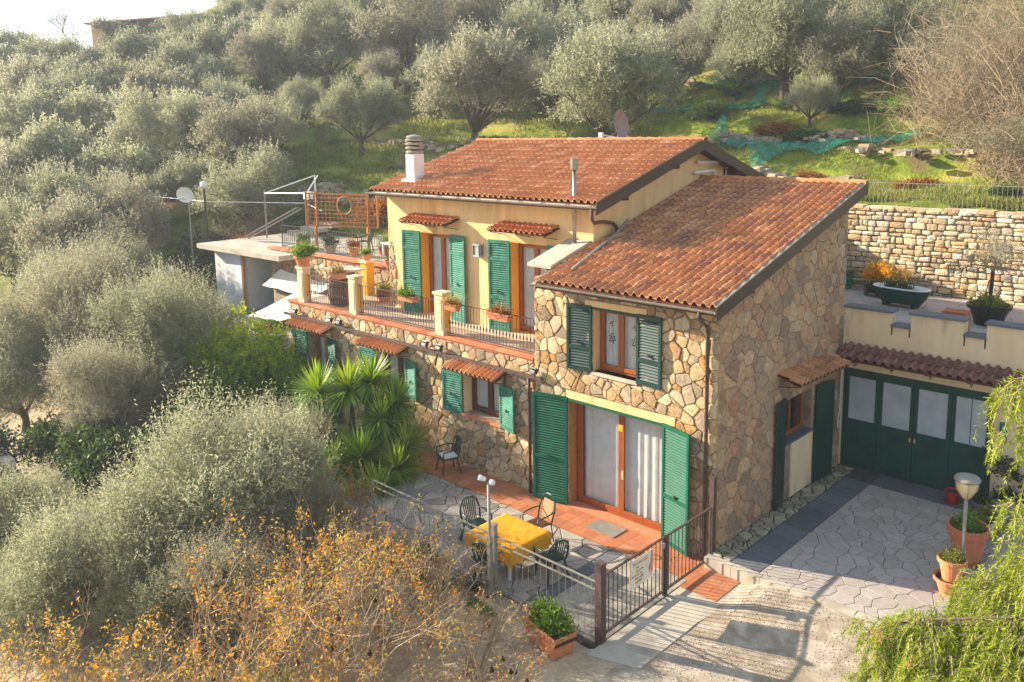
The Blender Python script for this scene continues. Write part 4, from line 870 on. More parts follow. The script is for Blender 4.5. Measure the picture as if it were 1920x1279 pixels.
copy_tree(c1, (-7.75, -.62, -.285), math.radians(160), 'lone green plastic chair against the stone wall near the yuccas')
cu = MB(); cu.box(-.2, .2, -.2, .18, .445, .49); t = addobj('seat_cushion', cu.mesh('seat_cushion', MT['white']), None, (-7.75, -.62, -.285)); t.rotation_euler.z = math.radians(160); tag(t, 'white cushion on the lone chair by the stone wall', 'cushion')
t = thing('folding_chair', 'dark metal armchair with brown mesh back behind the table', 'chair', (-3.35, -1.85, -.285), math.radians(172))
mb = MB(); mb.prism([(-.22, -.2), (.22, -.2), (.22, .22), (-.22, .22)], .42, .44); mb.build('seat', 'wood_dark', t, world=False)
for sx_ in (-1, 1):
    for sy in (-1, 1): mb = MB(); mb.tube([(sx_*.22, sy*.2, .43), (sx_*.24, sy*.25, 0)], .014, 6); mb.build('leg', 'chairg', t, world=False)
    mb = MB(); mb.tube([(sx_*.25, .22, .43), (sx_*.27, .2, .64), (sx_*.27, -.1, .67), (sx_*.23, -.25, .68)], .018, 6); mb.build('armrest', 'chairg', t, world=False, smooth=True)
mb = MB(); mb.tube([(-.23, -.2, .43), (-.25, -.28, .7), (-.2, -.34, .92), (-.08, -.36, 1.0), (.08, -.36, 1.0), (.2, -.34, .92), (.25, -.28, .7), (.23, -.2, .43)], .018, 7); mb.build('back_frame', 'chairg', t, world=False, smooth=True)
mb = MB(); mb.add([(-.16, -.24, .5), (.16, -.24, .5), (.16, -.335, .88), (-.16, -.335, .88)], [(0, 1, 2, 3)], 0); mb.build('back_panel', 'coping', t, world=False)
# lamps
L1 = thing('patio_lamp', 'slim pale lamp post with two tilted spotlights beside the yellow table', 'lamp', (-2.62, -4.0, -.3))
mb = MB(); mb.tube([(-2.62, -4.0, -.4), (-2.62, -4.0, 2.0)], .03, 10); mb.build('pole', 'galv', L1, smooth=True); B('base', 'galv', L1, (-2.66, -2.58, -4.04, -3.96, -.4, .9))
for s in (-1, 1):
    mb = MB(); mb.lathe([(.02, 0), (.045, .02), (.055, .12), (.05, .15)], (0, 0, 0), 12, close=True); M_ = Matrix.Translation((-2.62+s*.07, -4.0, 2.04)) @ Matrix.Rotation(s*math.radians(75), 4, 'Y') @ Matrix.Rotation(.5, 4, 'X')
    mb.v = [tuple(M_ @ Vector(v)) for v in mb.v]; mb.build('spotlight', 'white', L1, smooth=True)
L2 = thing('courtyard_lamp', 'bowl-shaped garden lamp with flat grey lid on a pole in the courtyard', 'lamp', (4.23, 1.71, 0))
mb = MB(); mb.tube([(4.23, 1.71, -.05), (4.23, 1.71, 1.82)], .035, 10); mb.build('pole', 'galv', L2, smooth=True)
mb = MB(); mb.lathe([(.04, 1.80), (.1, 1.87), (.17, 2.0), (.19, 2.12), (.19, 2.17)], (4.23, 1.71, 0), 20); mb.build('bowl', 'brass', L2, smooth=True)
mb = MB(); mb.lathe([(.22, 2.165), (.23, 2.19), (.2, 2.24), (.1, 2.265), (.02, 2.27)], (4.23, 1.71, 0), 24, close=True); mb.build('lid', 'galv', L2, smooth=True)
mb = MB(); 
for k in range(4): a = k*math.pi/2+.4; ca, sa = math.cos(a), math.sin(a); mb.tube([(4.23+.045*ca, 1.71+.045*sa, 1.80), (4.23+.18*ca, 1.71+.18*sa, 2.0), (4.23+.2*ca, 1.71+.2*sa, 2.17)], .01, 5)
mb.build('cage', 'galv', L2)
# ---------------------------------------------------------------- foliage
def leafmesh(name, base, dirs, L, W, tint, m, r):
    """rhombic leaves, numpy"""
    n_ = len(base); rv = r.normal(size=(n_, 3)); s = np.cross(dirs, rv); s /= np.linalg.norm(s, axis=1)[:, None]+1e-9
    L = np.asarray(L).reshape(-1, 1)*np.ones((n_, 1)); W = np.asarray(W).reshape(-1, 1)*np.ones((n_, 1))
    v = np.empty((n_, 4, 3)); v[:, 0] = base; v[:, 1] = base+dirs*L*.45+s*W/2; v[:, 2] = base+dirs*L; v[:, 3] = base+dirs*L*.45-s*W/2
    me = bpy.data.meshes.new(name); me.vertices.add(4*n_); me.vertices.foreach_set('co', v.reshape(-1)); me.loops.add(4*n_)
    me.loops.foreach_set('vertex_index', np.arange(4*n_, dtype=np.int32)); me.polygons.add(n_)
    me.polygons.foreach_set('loop_start', np.arange(0, 4*n_, 4, dtype=np.int32)); me.update(calc_edges=True)
    a = me.attributes.new('tint', 'FLOAT', 'POINT'); a.data.foreach_set('value', np.repeat(tint, 4).astype(np.float32))
    me.materials.append(MT[m] if isinstance(m, str) else m); return me
def unit(a): return a/(np.linalg.norm(a, axis=-1, keepdims=True)+1e-9)
def sprigs(r, clumps, n_sprig, per, sl, up=.6, spread=.8, shell=.5, out=.8):
    """clumps array (x,y,z,rad). returns leaf base, dir, tint"""
    w_ = clumps[:, 3]**2; ci = r.choice(len(clumps), n_sprig, p=w_/w_.sum()); d = unit(r.normal(size=(n_sprig, 3))); d[:, 2] = np.where(d[:, 2] < -.3, -d[:, 2]*.5, d[:, 2])
    rad = clumps[ci, 3]*(shell+(1-shell)*r.uniform(size=n_sprig)**.6); b = clumps[ci, :3]+d*rad[:, None]
    sd = unit(d*out+np.array([0, 0, up])+r.normal(size=(n_sprig, 3))*.35); t = r.uniform(size=n_sprig)
    ln = sl*r.uniform(.6, 1.3, n_sprig)
    k = np.tile((np.arange(per)+.5)/per, n_sprig); B_ = np.repeat(b, per, 0); D_ = np.repeat(sd, per, 0); LN = np.repeat(ln, per)
    bend = np.repeat(r.normal(size=(n_sprig, 3))*.12, per, 0)
    P = B_+D_*(k*LN)[:, None]+bend*(k*k)[:, None]
    ld = unit(D_*.7+r.normal(size=P.shape)*spread)
    return P, ld, np.clip(np.repeat(t, per)*.6+.1+r.uniform(0, .3, len(P)), 0, 1)
def olive_crown(seed, R_, n_sprig, per, L, W, sl, nclump=18, H=.8, m='olive'):
    r = np.random.RandomState(seed); cl = []
    for i in range(nclump):
        a = r.uniform(0, 6.283); q = math.sqrt(r.uniform(0, 1)); z = r.uniform(-.8, .8) if W < .03 else r.uniform(-.6, .75)
        k = math.sqrt(max(.05, 1-min(1, abs(z))**2)); rr = R_*(r.uniform(.18, .34) if W < .03 else r.uniform(.16, .33))
        k = max(k, .75) if z < 0 else k; fo = .86; cl.append((R_*q*k*fo*math.cos(a), R_*q*k*fo*math.sin(a), R_*H*z*.85, rr))
    cl.append((0, 0, 0, R_*.42)); cl = np.array(cl)
    P, D_, T = sprigs(r, cl, n_sprig, per, sl)
    if seed % 2 or True:   # long upright shoots
        top = cl[cl[:, 2] > 0]; P2, D2, T2 = sprigs(r, np.array([(c[0], c[1], c[2]+c[3]*.5, c[3]*.7) for c in top]), n_sprig//7, per, sl*1.9, up=2.2, out=.4); P = np.vstack([P, P2]); D_ = np.vstack([D_, D2]); T = np.concatenate([T, np.clip(T2+.15, 0, 1)])
    P = P+np.array([0, 0, 0]); return leafmesh('crown', P, D_, L*r.uniform(.7, 1.3, len(P)), W, T, m, r), cl
def trunk_mesh(seed, R_, hc, cl, thick=.16, m='bark'):
    r = random.Random(seed); mb = MB(); fk = hc*r.uniform(.25, .4)
    mb.tube([(0, 0, -.6), (0, 0, 0), (r.uniform(-.1, .1), r.uniform(-.1, .1), fk*.6), (0, 0, fk)], [thick*1.5, thick*1.15, thick*.9, thick*.95], 8)
    for c in sorted(cl.tolist(), key=lambda c: -c[3])[:11]:
        e = Vector((c[0], c[1], c[2]+hc)); s0 = Vector((0, 0, fk)); mid = s0.lerp(e, .5)+Vector((r.uniform(-.2, .2), r.uniform(-.2, .2), -.1))*R_*.3
        mb.tube([s0, mid, e], [thick*.6, thick*.35, thick*.12], 6)
        for k in range(2): e2 = e+Vector((r.uniform(-1, 1), r.uniform(-1, 1), r.uniform(-.2, 1)))*c[3]*.8; mb.tube([mid.lerp(e, .6), e2], [thick*.2, thick*.05], 5)
    return mb.mesh('trunk', MT[m], True)
VAR = {}
def variants():
    V = {'n': [], 'm': [], 'f': []}
    for k, (cls, R_, ns, per, L, W, sl) in enumerate([('n', 2.3, 5000, 14, .09, .022, .55)]*3+[('m', 2.8, 2500, 11, .17, .046, .55)]*5+[('f', 2.5, 1500, 9, .22, .075, .5)]*4):
        me, cl = olive_crown(100+k, R_, ns, per, L, W, sl, nclump=(34 if cls == 'n' else 25)+k % 3*2, m='olive' if k % 3 else 'olive2'); hc = (.1+.66*R_) if cls == 'n' else .45+.74*R_
        V[cls].append((me, trunk_mesh(200+k, R_, hc, cl, .14 if cls == 'n' else .17), R_, hc))
    return V
VAR = variants()
TREES = [(-28.1, 19.6, 3.69, 'm'), (-35.8, 16.9, 2.61, 'm'), (-17.3, 18.5, 3.55, 'm'), (-19.8, 27.6, 2.35, 'm'), (-43.8, 17.7, 1.78, 'm'), (-36.0, 9.5, 3.2, 'm'), (-43.5, 7.5, 3.11, 'm'), (-49.0, 14.4, 2.48, 'm'), (-43.2, 26.6, 4.08, 'm'), (-49.4, 23.6, 3.79, 'm'), (-53.7, 20.6, 3.2, 'm'), (-33.2, 31.4, 3.68, 'm'), (-32.8, 40.5, 3.4, 'm'), (-23.3, 36.3, 2.57, 'm'), (-12.4, 27.4, 3.36, 'm'), (-10.6, 31.6, 2.47, 'm'), (-6.8, 29.9, 2.53, 'm'), (-15.3, 27.6, 1.77, 'm'), (-45.5, 35.4, 3.2, 'm'), (-56.0, 33.2, 3.92, 'm'), (-22.3, 40.9, 3.05, 'm'), (-17.0, 40.7, 2.69, 'm'), (-12.4, 39.1, 2.65, 'm'), (-31.2, 45.6, 2.65, 'm'), (-40.5, 41.6, 3.24, 'm'), (-62.4, 29.3, 3.26, 'm'), (-65.1, 36.0, 3.52, 'm'), (-55.1, 38.9, 3.33, 'm'), (-51.1, 44.9, 3.13, 'm'), (-31.2, 28.0, 2.01, 'm'), (-41.5, 23.2, 2.13, 'm'), (-8.9, 23.0, 1.24, 'm'), (-67.7, 16.7, 2.82, 'f'), (-71.2, 14.3, 2.37, 'f'), (-75.7, 12.1, 2.9, 'f'), (-83.4, 11.3, 2.82, 'f'), (-63.8, 10.1, 2.55, 'f'), (-67.0, 7.6, 2.78, 'f'), (-61.7, 12.8, 2.35, 'f'), (-60.0, 16.2, 2.61, 'f'), (-62.8, 20.7, 2.56, 'f'), (-52.7, 11.6, 2.5, 'f'), (-53.2, 7.3, 2.58, 'f'), (-56.0, 4.1, 2.74, 'f'), (-46.9, 3.1, 2.58, 'f'), (-48.0, 0.5, 2.37, 'f'), (-41.7, 4.5, 2.31, 'f'), (-55.9, 17.1, 2.11, 'f'), (-64.4, 24.6, 2.21, 'f'), (-45.9, 11.1, 2.12, 'f'), (-57.9, 24.8, 2.55, 'f'), (-74.1, 23.9, 2.37, 'f'), (-73.1, 27.9, 2.43, 'f'), (-68.5, 28.3, 2.09, 'f'), (-39.3, -0.3, 2.63, 'm'), (-35.0, 1.0, 2.64, 'm'), (-37.6, -2.6, 2.34, 'm'), (-33.4, -1.3, 2.48, 'm'), (-38.3, 3.7, 1.74, 'm'), (-36.9, 6.6, 2.08, 'm'), (-24.0, -4.6, 2.79, 'n'), (-19.0, -3.3, 2.38, 'n'), (-22.4, -6.6, 2.04, 'n'), (-18.3, -5.3, 1.9, 'n'), (-20.2, -1.1, 1.15, 'n'), (-8.4, -6.7, 2.48, 'n'), (-10.1, -4.2, 1.35, 'n'), (-9.0, -8.9, 1.79, 'n'), (-9.5, -10.1, 1.37, 'n'), (-6.8, -5.9, 1.3, 'n'), (-6.9, -8.3, 1.34, 'n')]
LBL = {
0: 'large rounded olive tree right behind the chimney-side roof ridge, trunk showing', 1: 'olive tree with thin trunks just left of the chimney', 2: 'broad low olive tree behind the ridge with the satellite dish',
3: 'tall olive with reddish bare trunk right of the satellite dish', 4: 'small slender olive tree standing alone on a grassy terrace', 5: 'big dense olive tree rising behind the wooden lattice screen',
6: 'olive tree behind the white satellite dish and globe lamp', 14: 'wide olive tree above the green nets with dark forked trunk', 17: 'slim olive tree left of the green nets', 31: 'thin weak olive sapling below the green nets',
60: 'olive tree filling the left edge at mid height', 61: 'olive tree in front of the person and hedge', 62: 'olive tree above the ivy at the left edge', 63: 'olive tree left of the citrus bush', 64: 'small olive tree beside the white awning pole',
65: 'largest foreground olive tree, left of the yuccas', 66: 'light green olive top between citrus bush and yuccas', 67: 'foreground olive tree above the autumn shrubs on the left', 68: 'olive tree in the bottom left corner', 69: 'olive tree just left of the patio, behind autumn twigs', 70: 'low olive bush among the autumn leaves'}
rt = random.Random(11); cnt = {'n': 0, 'm': 0, 'f': 0}; firsts = {}
def place_tree(x, y, R_, cls, label, group=None, key=None):
    k = cnt[cls] % len(VAR[cls]); cnt[cls] += 1; cme, tme, R0_, hc = VAR[cls][k]; s = R_/R0_
    t = thing('olive_tree', label, 'olive tree', (x, y, gh(x, y)), rt.uniform(0, 6.28), group)
    t.scale = (s, s, s*rt.uniform(.92, 1.08)); addobj('trunk', tme, t); c = addobj('crown', cme, t, (0, 0, hc)); return t
def region(x, y):
    if x < -58: return 'hazy grey-green olive tree on the far upper slope at the left', 'olive trees on the far upper slope'
    if x < -31 and y < 13: return 'grey-green olive tree in the dense grove at the left', 'olive trees in the left grove'
    if x > -30: return 'olive tree on the steep terraces above the green nets', 'olive trees above the nets'
    return 'olive tree on the terraced hill behind the farmhouse', 'olive trees on the hill behind the house'
for i, (x, y, R_, cls) in enumerate(TREES):
    if i in LBL: place_tree(x, y, R_, cls, LBL[i])
    else: lb, g_ = region(x, y); place_tree(x, y, R_, cls, lb, g_)
# fill the upper slopes
for x, y, R_, lb in ((-12.4, -9.9, 1.7, 'pale olive at the left edge near the bottom'),
    (-6.0, -7.4, 1.5, 'low olive behind the orange shrubs, bottom centre-left'), (-27.5, -3.2, 2.3, 'olive tree behind the left-edge olives, mid height'), (-29.5, -.8, 2.1, 'olive tree left of the person in white')):
    place_tree(x, y, R_, 'n', lb)
for x, y, R_, lb in ((-9.3, 26.9, 2.2, 'olive between the wide net tree and the bare thicket'), (-6.9, 27.8, 2.2, 'olive at the left shoulder of the big bare thicket'), (-26.4, 36.4, 2.6, 'olive high above the satellite dish'), (-29.1, 31.9, 2.2, 'rounded olive up the slope, left of the satellite dish'), (-17.9, 32.3, 2.6, 'broad olive above the dry-stone wall right of the satellite dish'), (-12.9, 36.3, 2.4, 'olive near the top edge above the green nets')):
    place_tree(x, y, R_, 'm', lb)
rf_ = random.Random(5); placed = [(t[0], t[1], t[2]) for t in TREES]; tries = 0; nf = 0
while tries < 2500 and nf < 84:
    tries += 1; x = rf_.uniform(-100, -6); y = rf_.uniform(-2, 62); 
    dx, dy = x-CAM.x, y-CAM.y; fwd = dx*F.x+dy*F.y; rt_ = dx*Rr.x+dy*Rr.y
    if fwd < 40 or abs(rt_) > fwd*.68: continue
    px = 997+1554*rt_/fwd; pz = gh(x, y); py = 272-(pz+2-8.6)*1560/fwd
    if x > -48 and y < 24 and px > 560: continue
    if 1230 < px < 1900 and 95 < py < 420: continue
    if px < 440 and py < 175: continue
    R_ = rf_.uniform(1.9, 3.0)
    if any((x-a)**2+(y-b_)**2 < (.74*(R_+c))**2 for a, b_, c in placed): continue
    placed.append((x, y, R_)); nf += 1; lb, g_ = region(x, y); place_tree(x, y, R_, 'f' if fwd > 62 else 'm', lb, g_)
# undergrowth bushes (dark and brown) on the hill
def bush_mesh(seed, m, R_=1., n_=900, L=.14, W=.06, flat=.7, up=.4):
    r = np.random.RandomState(seed); cl = np.array([(r.uniform(-.6, .6)*R_, r.uniform(-.6, .6)*R_, r.uniform(.1, .6)*R_*flat, R_*r.uniform(.3, .5)) for _ in range(7)])
    P, D_, T = sprigs(r, cl, n_, 8, .25*R_, up=up); P[:, 2] = np.maximum(P[:, 2], -.1); return leafmesh('foliage', P, D_, L, W, T, m, r)
bm = [bush_mesh(31, 'darkleaf'), bush_mesh(32, 'heather'), bush_mesh(33, 'darkleaf', 1., 1100, .12, .05), bush_mesh(34, 'potgreen')]
for k_, (x, y, s_, i_, lb_2) in enumerate(((-17.5, 20.5, .9, 1, 'brown bush on the grass right of the satellite dish'), (-14.8, 24.3, .8, 0, 'dark bush between the two green net strips'), (-10.4, 22.8, 1.0, 1, 'brown bush above the long rolled net'), (-7.4, 24.2, 1.0, 0, 'dark bush left of the bare thicket'), (-6.4, 18.0, .6, 1, 'small brown bush on the grass above the hill fence'), (-15.6, 27.8, 1.0, 3, 'green bush by the wide net'), (-11.0, 26.4, 1.1, 0, 'dark bush under the forked olive'), (-20.4, 22.6, 1.0, 0, 'dark bush directly behind the satellite dish'), (-2.0, 17.0, .7, 1, 'low brown bush near the right edge above the retaining wall'), (1.0, 16.2, .6, 0, 'low dark bush at the right edge above the retaining wall'))):
    b_ = addobj('bush', bm[i_], None, (x, y, gh(x, y)-.1)); b_.scale = (s_, s_, s_*.7); b_.rotation_euler.z = k_; tag(b_, lb_2, 'bush')
rb = random.Random(9); kb = 0
for _ in range(900):
    x = rb.uniform(-85, 2); y = rb.uniform(0, 48); dx, dy = x-CAM.x, y-CAM.y; fwd = dx*F.x+dy*F.y; rt_ = dx*Rr.x+dy*Rr.y
    if fwd < 36 or abs(rt_) > fwd*.66 or kb >= 95: continue
    if x > -27.5 and y < 16 or (x > -8 and y < 22): continue
    px = 997+1554*rt_/fwd
    i = rb.choice((0, 1, 2, 0, 3)); b_ = addobj('bush', bm[i], None, (x, y, gh(x, y)-.1)); s = rb.uniform(.5, 1.25); b_.scale = (s, s, s*rb.uniform(.6, 1)); b_.rotation_euler.z = rb.uniform(0, 6)
    tag(b_, ['dark green bush growing among the olive terraces', 'brown dry bush growing among the olive terraces', 'dark green bush growing among the olive terraces', 'fresh green bush growing among the olive terraces'][i], 'bush', ['dark bushes on the hill', 'brown bushes on the hill', 'dark bushes on the hill', 'green bushes on the hill'][i]); kb += 1
for x, y, s, lb in ((-60.5, 24.4, 1.9, 'dark green dense round bush on the skyline, left of the other one'), (-56.5, 25.5, 1.9, 'dark green dense round bush near the top, second of the pair'), (-68.5, 24.7, 2.4, 'dark rounded bush right of the hilltop shed')):
    b_ = addobj('round_bush', bm[2], None, (x, y, gh(x, y)+.6)); b_.scale = (s, s, s*1.5); tag(b_, lb, 'bush')
# grass
def grass(name, n_, fn, seed, L=.2, W=.03, m='grassm'):
    r = np.random.RandomState(seed); P = []
    while len(P) < n_:
        x, y = fn(r)
        if math.sin(x*.9+1.3*math.sin(y*.7))+math.sin(y*1.3+x*.4) > -.9: P.append((x, y, gh(x, y)-.02))
    P = np.array(P); D_ = unit(r.normal(size=P.shape)*.35+np.array([0, 0, 1.])); me = leafmesh(name, P, D_, L*r.uniform(.4, 1.3, len(P)), W, r.uniform(size=len(P)), m, r); o = addobj(name, me); o['kind'] = 'stuff'; return o
grass('hillside_grass', 75000, lambda r: ((lambda u, v: (-28+u*36, 14.3+v*v*22))(r.uniform(), r.uniform())), 3)
grass('terrace_grass', 26000, lambda r: (r.uniform(-48, -17), r.uniform(9, 26)), 4, .3, .07)
grass('verge_grass', 5000, lambda r: (r.uniform(-12, -1.2), r.uniform(-5.6, -4.25)), 5, .13, .02)
# dry-stone walls and rubble on the terraces
def drywall(lb, x0, x1, y, h, n_, seed, scatter=.35, size=(.07, .19)):
    r = random.Random(seed); mb = MB()
    for i in range(int(n_*2.4)):
        x = r.uniform(x0, x1); x += .5*math.sin(x*3.3); dz = r.random(); dz *= .55+.45*math.sin(x*1.1+y); yy = y+r.gauss(0, scatter)+dz*.25; z = gh(x, y)-.1+dz*h; s = r.uniform(*size)
        pts = [Vector((r.uniform(.7, 1.2)*sx*s*1.3, r.uniform(.6, 1.1)*sy*s, r.uniform(.6, 1.1)*sz*s*.7)) for sz in (-1, 1) for sx, sy in ((-1, -1), (1, -1), (1, 1), (-1, 1))]
        ca, sa = math.cos(r.uniform(-.5, .5)), r.uniform(-.4, .4); mb.add([(x+p.x*ca-p.y*sa, yy+p.y*ca+p.x*sa, z+p.z+p.x*sa*.4) for p in pts], [(0,3,2,1),(4,5,6,7),(0,1,5,4),(1,2,6,5),(2,3,7,6),(3,0,4,7)])
    t = thing('dry_stone_wall', lb, 'stone wall', ((x0+x1)/2, y, gh((x0+x1)/2, y))); o = mb.build('stones', 'rubble2', t, kind='stuff'); return t
drywall('tumbled dry-stone terrace wall in the grass left of the main roof ridge', -38, -26.5, 19.6, .6, 260, 1)
drywall('dry-stone terrace wall below the trees right of the satellite dish', -21, -11, 31.5, .7, 200, 2)
drywall('loose dry-stone rubble bank just behind the right roof ridge', -11.5, -5, 17.6, .45, 170, 3, .6)
drywall('grey rubble bank in the shade below the green nets', -12, -5, 21.6, .5, 170, 4, .6)
drywall('stony bank at the foot of the bare thicket on the right', -6, 3, 19.4, .25, 60, 5, .8)
drywall('long pale stone terrace wall high on the hill', -48, -33, 42.5, 1.3, 420, 6, .3, (.12, .28))
drywall('reddish stone bank behind the lattice screen', -34, -22, 11.6, .9, 380, 7, .35)
# nets
def net(lb, pts, wdt, seed):
    r = random.Random(seed); vs = []; fs = []; K = 7; N_ = 40
    for i in range(N_+1):
        t = i/N_*(len(pts)-1); a = int(min(t, len(pts)-1.001)); f = t-a; x = pts[a][0]*(1-f)+pts[a+1][0]*f; y = pts[a][1]*(1-f)+pts[a+1][1]*f
        for k in range(K): yy = y+(k/(K-1)-.5)*wdt*(1+.35*math.sin(i*.7+seed)); vs.append((x, yy, gh(x, yy)+.20+.07*math.sin(i*1.3+k*1.1)+r.uniform(0, .08)+.14*math.exp(-((k-3)/1.5)**2)))
    for i in range(N_):
        for k in range(K-1): fs.append((i*K+k, i*K+k+1, (i+1)*K+k+1, (i+1)*K+k))
    mb = MB().add(vs, fs, 0); o = mb.build('olive_net', 'net', None, smooth=True); tag(o, lb, 'net'); return o
net('long rolled green olive net lying across the grass below the trees', [(-13.8, 22.7), (-11.2, 20.2), (-8.9, 18.9), (-5.6, 19.8), (-3.3, 22.3)], 1.3, 1)
net('green olive net strip lying right of the satellite dish', [(-19.5, 25.6), (-16, 25.9), (-12.9, 26.6)], 1.3, 2)
net('wide green net spread under the tree with forked trunk', [(-19.5, 31.5), (-16, 29.4), (-13, 28.6)], 2.8, 3)
net('green net bunched at the upper right near the bare thicket', [(-11.8, 28.2), (-9.3, 28.5), (-7.6, 30.5)], 3.0, 4)
# iron fences on the hill
railing('hill_fence', 'row of dark iron fence pickets behind the right roof ridge', [(-9.6, 14.15), (7.5, 14.15)], 6.0, 6.95, .14, 'galv', .007, rails=(.05, .9), post=False)
railing('hill_fence', 'dark iron fence on the grass behind the chimney', [(-30, 15.2), (-17, 15.2)], 6.6, 7.6, .16, 'iron', .010, rails=(.05, .9), post=False)
# bare thicket on the right
def thicket(lb, c, R_, n_, seed, m='twig'):
    r = random.Random(seed); mb = MB()
    for i in range(n_):
        b_ = Vector((c[0]+r.gauss(0, R_*.42), c[1]+r.gauss(0, R_*.42), 0)); b_.z = gh(b_.x, b_.y)+abs(r.gauss(0, R_*.5)); d = Vector((r.gauss(0, .6), r.gauss(0, .6), r.uniform(.1, 1))).normalized(); L = r.uniform(.5, 1.5)*R_*.5; q = b_+d*L*.5+Vector((r.gauss(0, .1), r.gauss(0, .1), .05)); e_ = q+(d+Vector((r.gauss(0, .4), r.gauss(0, .4), -.3))).normalized()*L*.5
        mb.tube([b_, q, e_], [.010, .008, .003], 3, tint=r.random(), cap=False)
    t = thing('bare_shrub', lb, 'shrub', (c[0], c[1], gh(c[0], c[1]))); mb.build('branches', m, t)
    rr = np.random.RandomState(seed); cl = np.array([(c[0]+rr.normal()*R_*.4, c[1]+rr.normal()*R_*.4, gh(c[0], c[1])+rr.uniform(.3, 1.2)*R_, R_*.4) for _ in range(8)]); P, D_, T = sprigs(rr, cl, int(n_*.9), 7, .3); P -= np.array(t.location); addobj('dry_leaves', leafmesh('dry_leaves', P, D_, .07, .025, T, 'olive2' if m == 'twig' else 'heather', rr), t)
thicket('big tangled bare grey-brown thicket in the upper right corner', (-.9, 22.2), 3.5, 3600, 1); thicket('bare bramble thicket at the right edge below the big one', (1.4, 18.2), 2.0, 1900, 2); thicket('bare twiggy shrub higher up at the right edge', (-3.0, 27.5), 3.6, 1900, 3)
thicket('brown bramble tangle left of the white outbuilding', (-30.5, 6.8), 1.6, 700, 4); thicket('reddish brown bramble below the white dish', (-31, 4.2), 1.3, 500, 5)
t = thing('bare_tree', 'leafless grey tree against the sky left of the hilltop shed', 'tree', (-86, 17.0, gh(-86, 17)))
mb = MB(); r_ = random.Random(3)
def branch(p, d, L, th, dep):
    e_ = p+d*L; mb.tube([p, p.lerp(e_, .5)+Vector((r_.gauss(0, .06), r_.gauss(0, .06), .03))*L, e_], [th, th*.8, th*.6], 4, cap=False)
    if dep:
        for _ in range(3): branch(e_, (d+Vector((r_.gauss(0, .55), r_.gauss(0, .55), r_.gauss(.1, .3)))).normalized(), L*.72, th*.6, dep-1)
branch(Vector((-86, 17, gh(-86, 17)-.3)), Vector((0, 0, 1)), 1.6, .14, 5); mb.build('branches', 'twig', t)
t.location.z += .7
# ---------------------------------------------------------------- hilltop shed, low red roof, outbuilding, upper deck
HS = thing('hilltop_shed', 'long low shed with flat roof overgrown by vines on the hilltop at the left', 'shed', (-80, 22, 17)); 
HX = Vector((-84.2, 18.6, 0)); HD = (Vector((-76.0, 26.5, 0))-HX); HL = HD.length; HD.normalize(); HN = Vector((-HD.y, HD.x, 0))
def hp(a, d, z): v = HX+HD*a+HN*d; return (v.x, v.y, z)
def hbox(a0, a1, d0, d1, z0, z1, m, name): mb = MB().add([hp(a0, d0, z0), hp(a1, d0, z0), hp(a1, d1, z0), hp(a0, d1, z0), hp(a0, d0, z1), hp(a1, d0, z1), hp(a1, d1, z1), hp(a0, d1, z1)], [(0,3,2,1),(4,5,6,7),(0,1,5,4),(1,2,6,5),(2,3,7,6),(3,0,4,7)], 0); return mb.build(name, m, HS)
mb = MB().add([hp(-.4, -.6, 19.3), hp(HL+.4, -.6, 20.15), hp(HL+.4, 4, 20.3), hp(-.4, 4, 19.5), hp(-.4, -.6, 19.45), hp(HL+.4, -.6, 20.3), hp(HL+.4, 4, 20.45), hp(-.4, 4, 19.65)], [(0,3,2,1),(4,5,6,7),(0,1,5,4),(1,2,6,5),(2,3,7,6),(3,0,4,7)], 0); mb.build('roof', 'coping', HS)
HS.location.z += 0
hbox(0, 1.4, 0, 3.5, 15.0, 19.3, 'plaster', 'wall'); hbox(1.4, HL, 1.5, 3.5, 15.0, 19.5, 'dark', 'wall'); hbox(HL-3.4, HL-.2, 0, .1, 17.3, 19.8, 'slate', 'sheet_panel')
for q in (2.6, 4.6, 6.6, HL-.2): hbox(q, q+.15, -.3, -.15, 16.5, 19.7, 'wood_dark', 'post')
r = np.random.RandomState(77); cl = np.array([(*hp(r.uniform(1, HL-3), -.8, 0)[:2], r.uniform(17, 19.6), r.uniform(.6, 1.1)) for _ in range(16)]); P, D_, T = sprigs(r, cl, 1500, 8, .4); P -= np.array(HS.location); addobj('vine', leafmesh('vine', P, D_, .2, .1, T*.6+.3, 'olive2', r), HS)
HS.location.z += .9
RR = thing('red_roof_hut', 'small hut with faded red sheet roof among the olives, left of the white dish', 'hut', (-36.5, 3.0, 2.4))
mb = MB().add([(-37.4, 2.0, 4.9), (-34.6, 2.6, 4.7), (-35.4, 4.8, 5.1), (-38.4, 4.0, 5.3), (-37.4, 2.0, 5.0), (-34.6, 2.6, 4.8), (-35.4, 4.8, 5.2), (-38.4, 4.0, 5.4)], [(0,3,2,1),(4,5,6,7),(0,1,5,4),(1,2,6,5),(2,3,7,6),(3,0,4,7)], 0); mb.build('roof', 'terracotta', RR); B('wall', 'mortar2', RR, (-37.2, -35.2, 3.0, 4.2, 1.8, 4.6))
OB = thing('white_outbuilding', 'small white outbuilding under a broad pale concrete roof slab', 'outbuilding', (-24.5, 3, 1.4))
mb = MB(); mb.prism([(-26.9, 1.75), (-20.4, 1.95), (-20.4, 7.2), (-27.3, 7.2)], 3.86, 4.06); mb.build('roof_slab', 'paleconc', OB)
B('wall', 'whitewall', OB, (-26.4, -24.1, 2.3, 4.4, .8, 3.86)); B('garage_door', 'white', OB, (-24.099, -24.06, 2.55, 4.3, 1.2, 3.6)); B('downpipe', 'coping', OB, (-24.1, -24.02, 2.32, 2.44, 1.0, 3.85)); B('knob', 'iron', OB, (-24.06, -24.0, 3.3, 3.4, 2.4, 2.5))
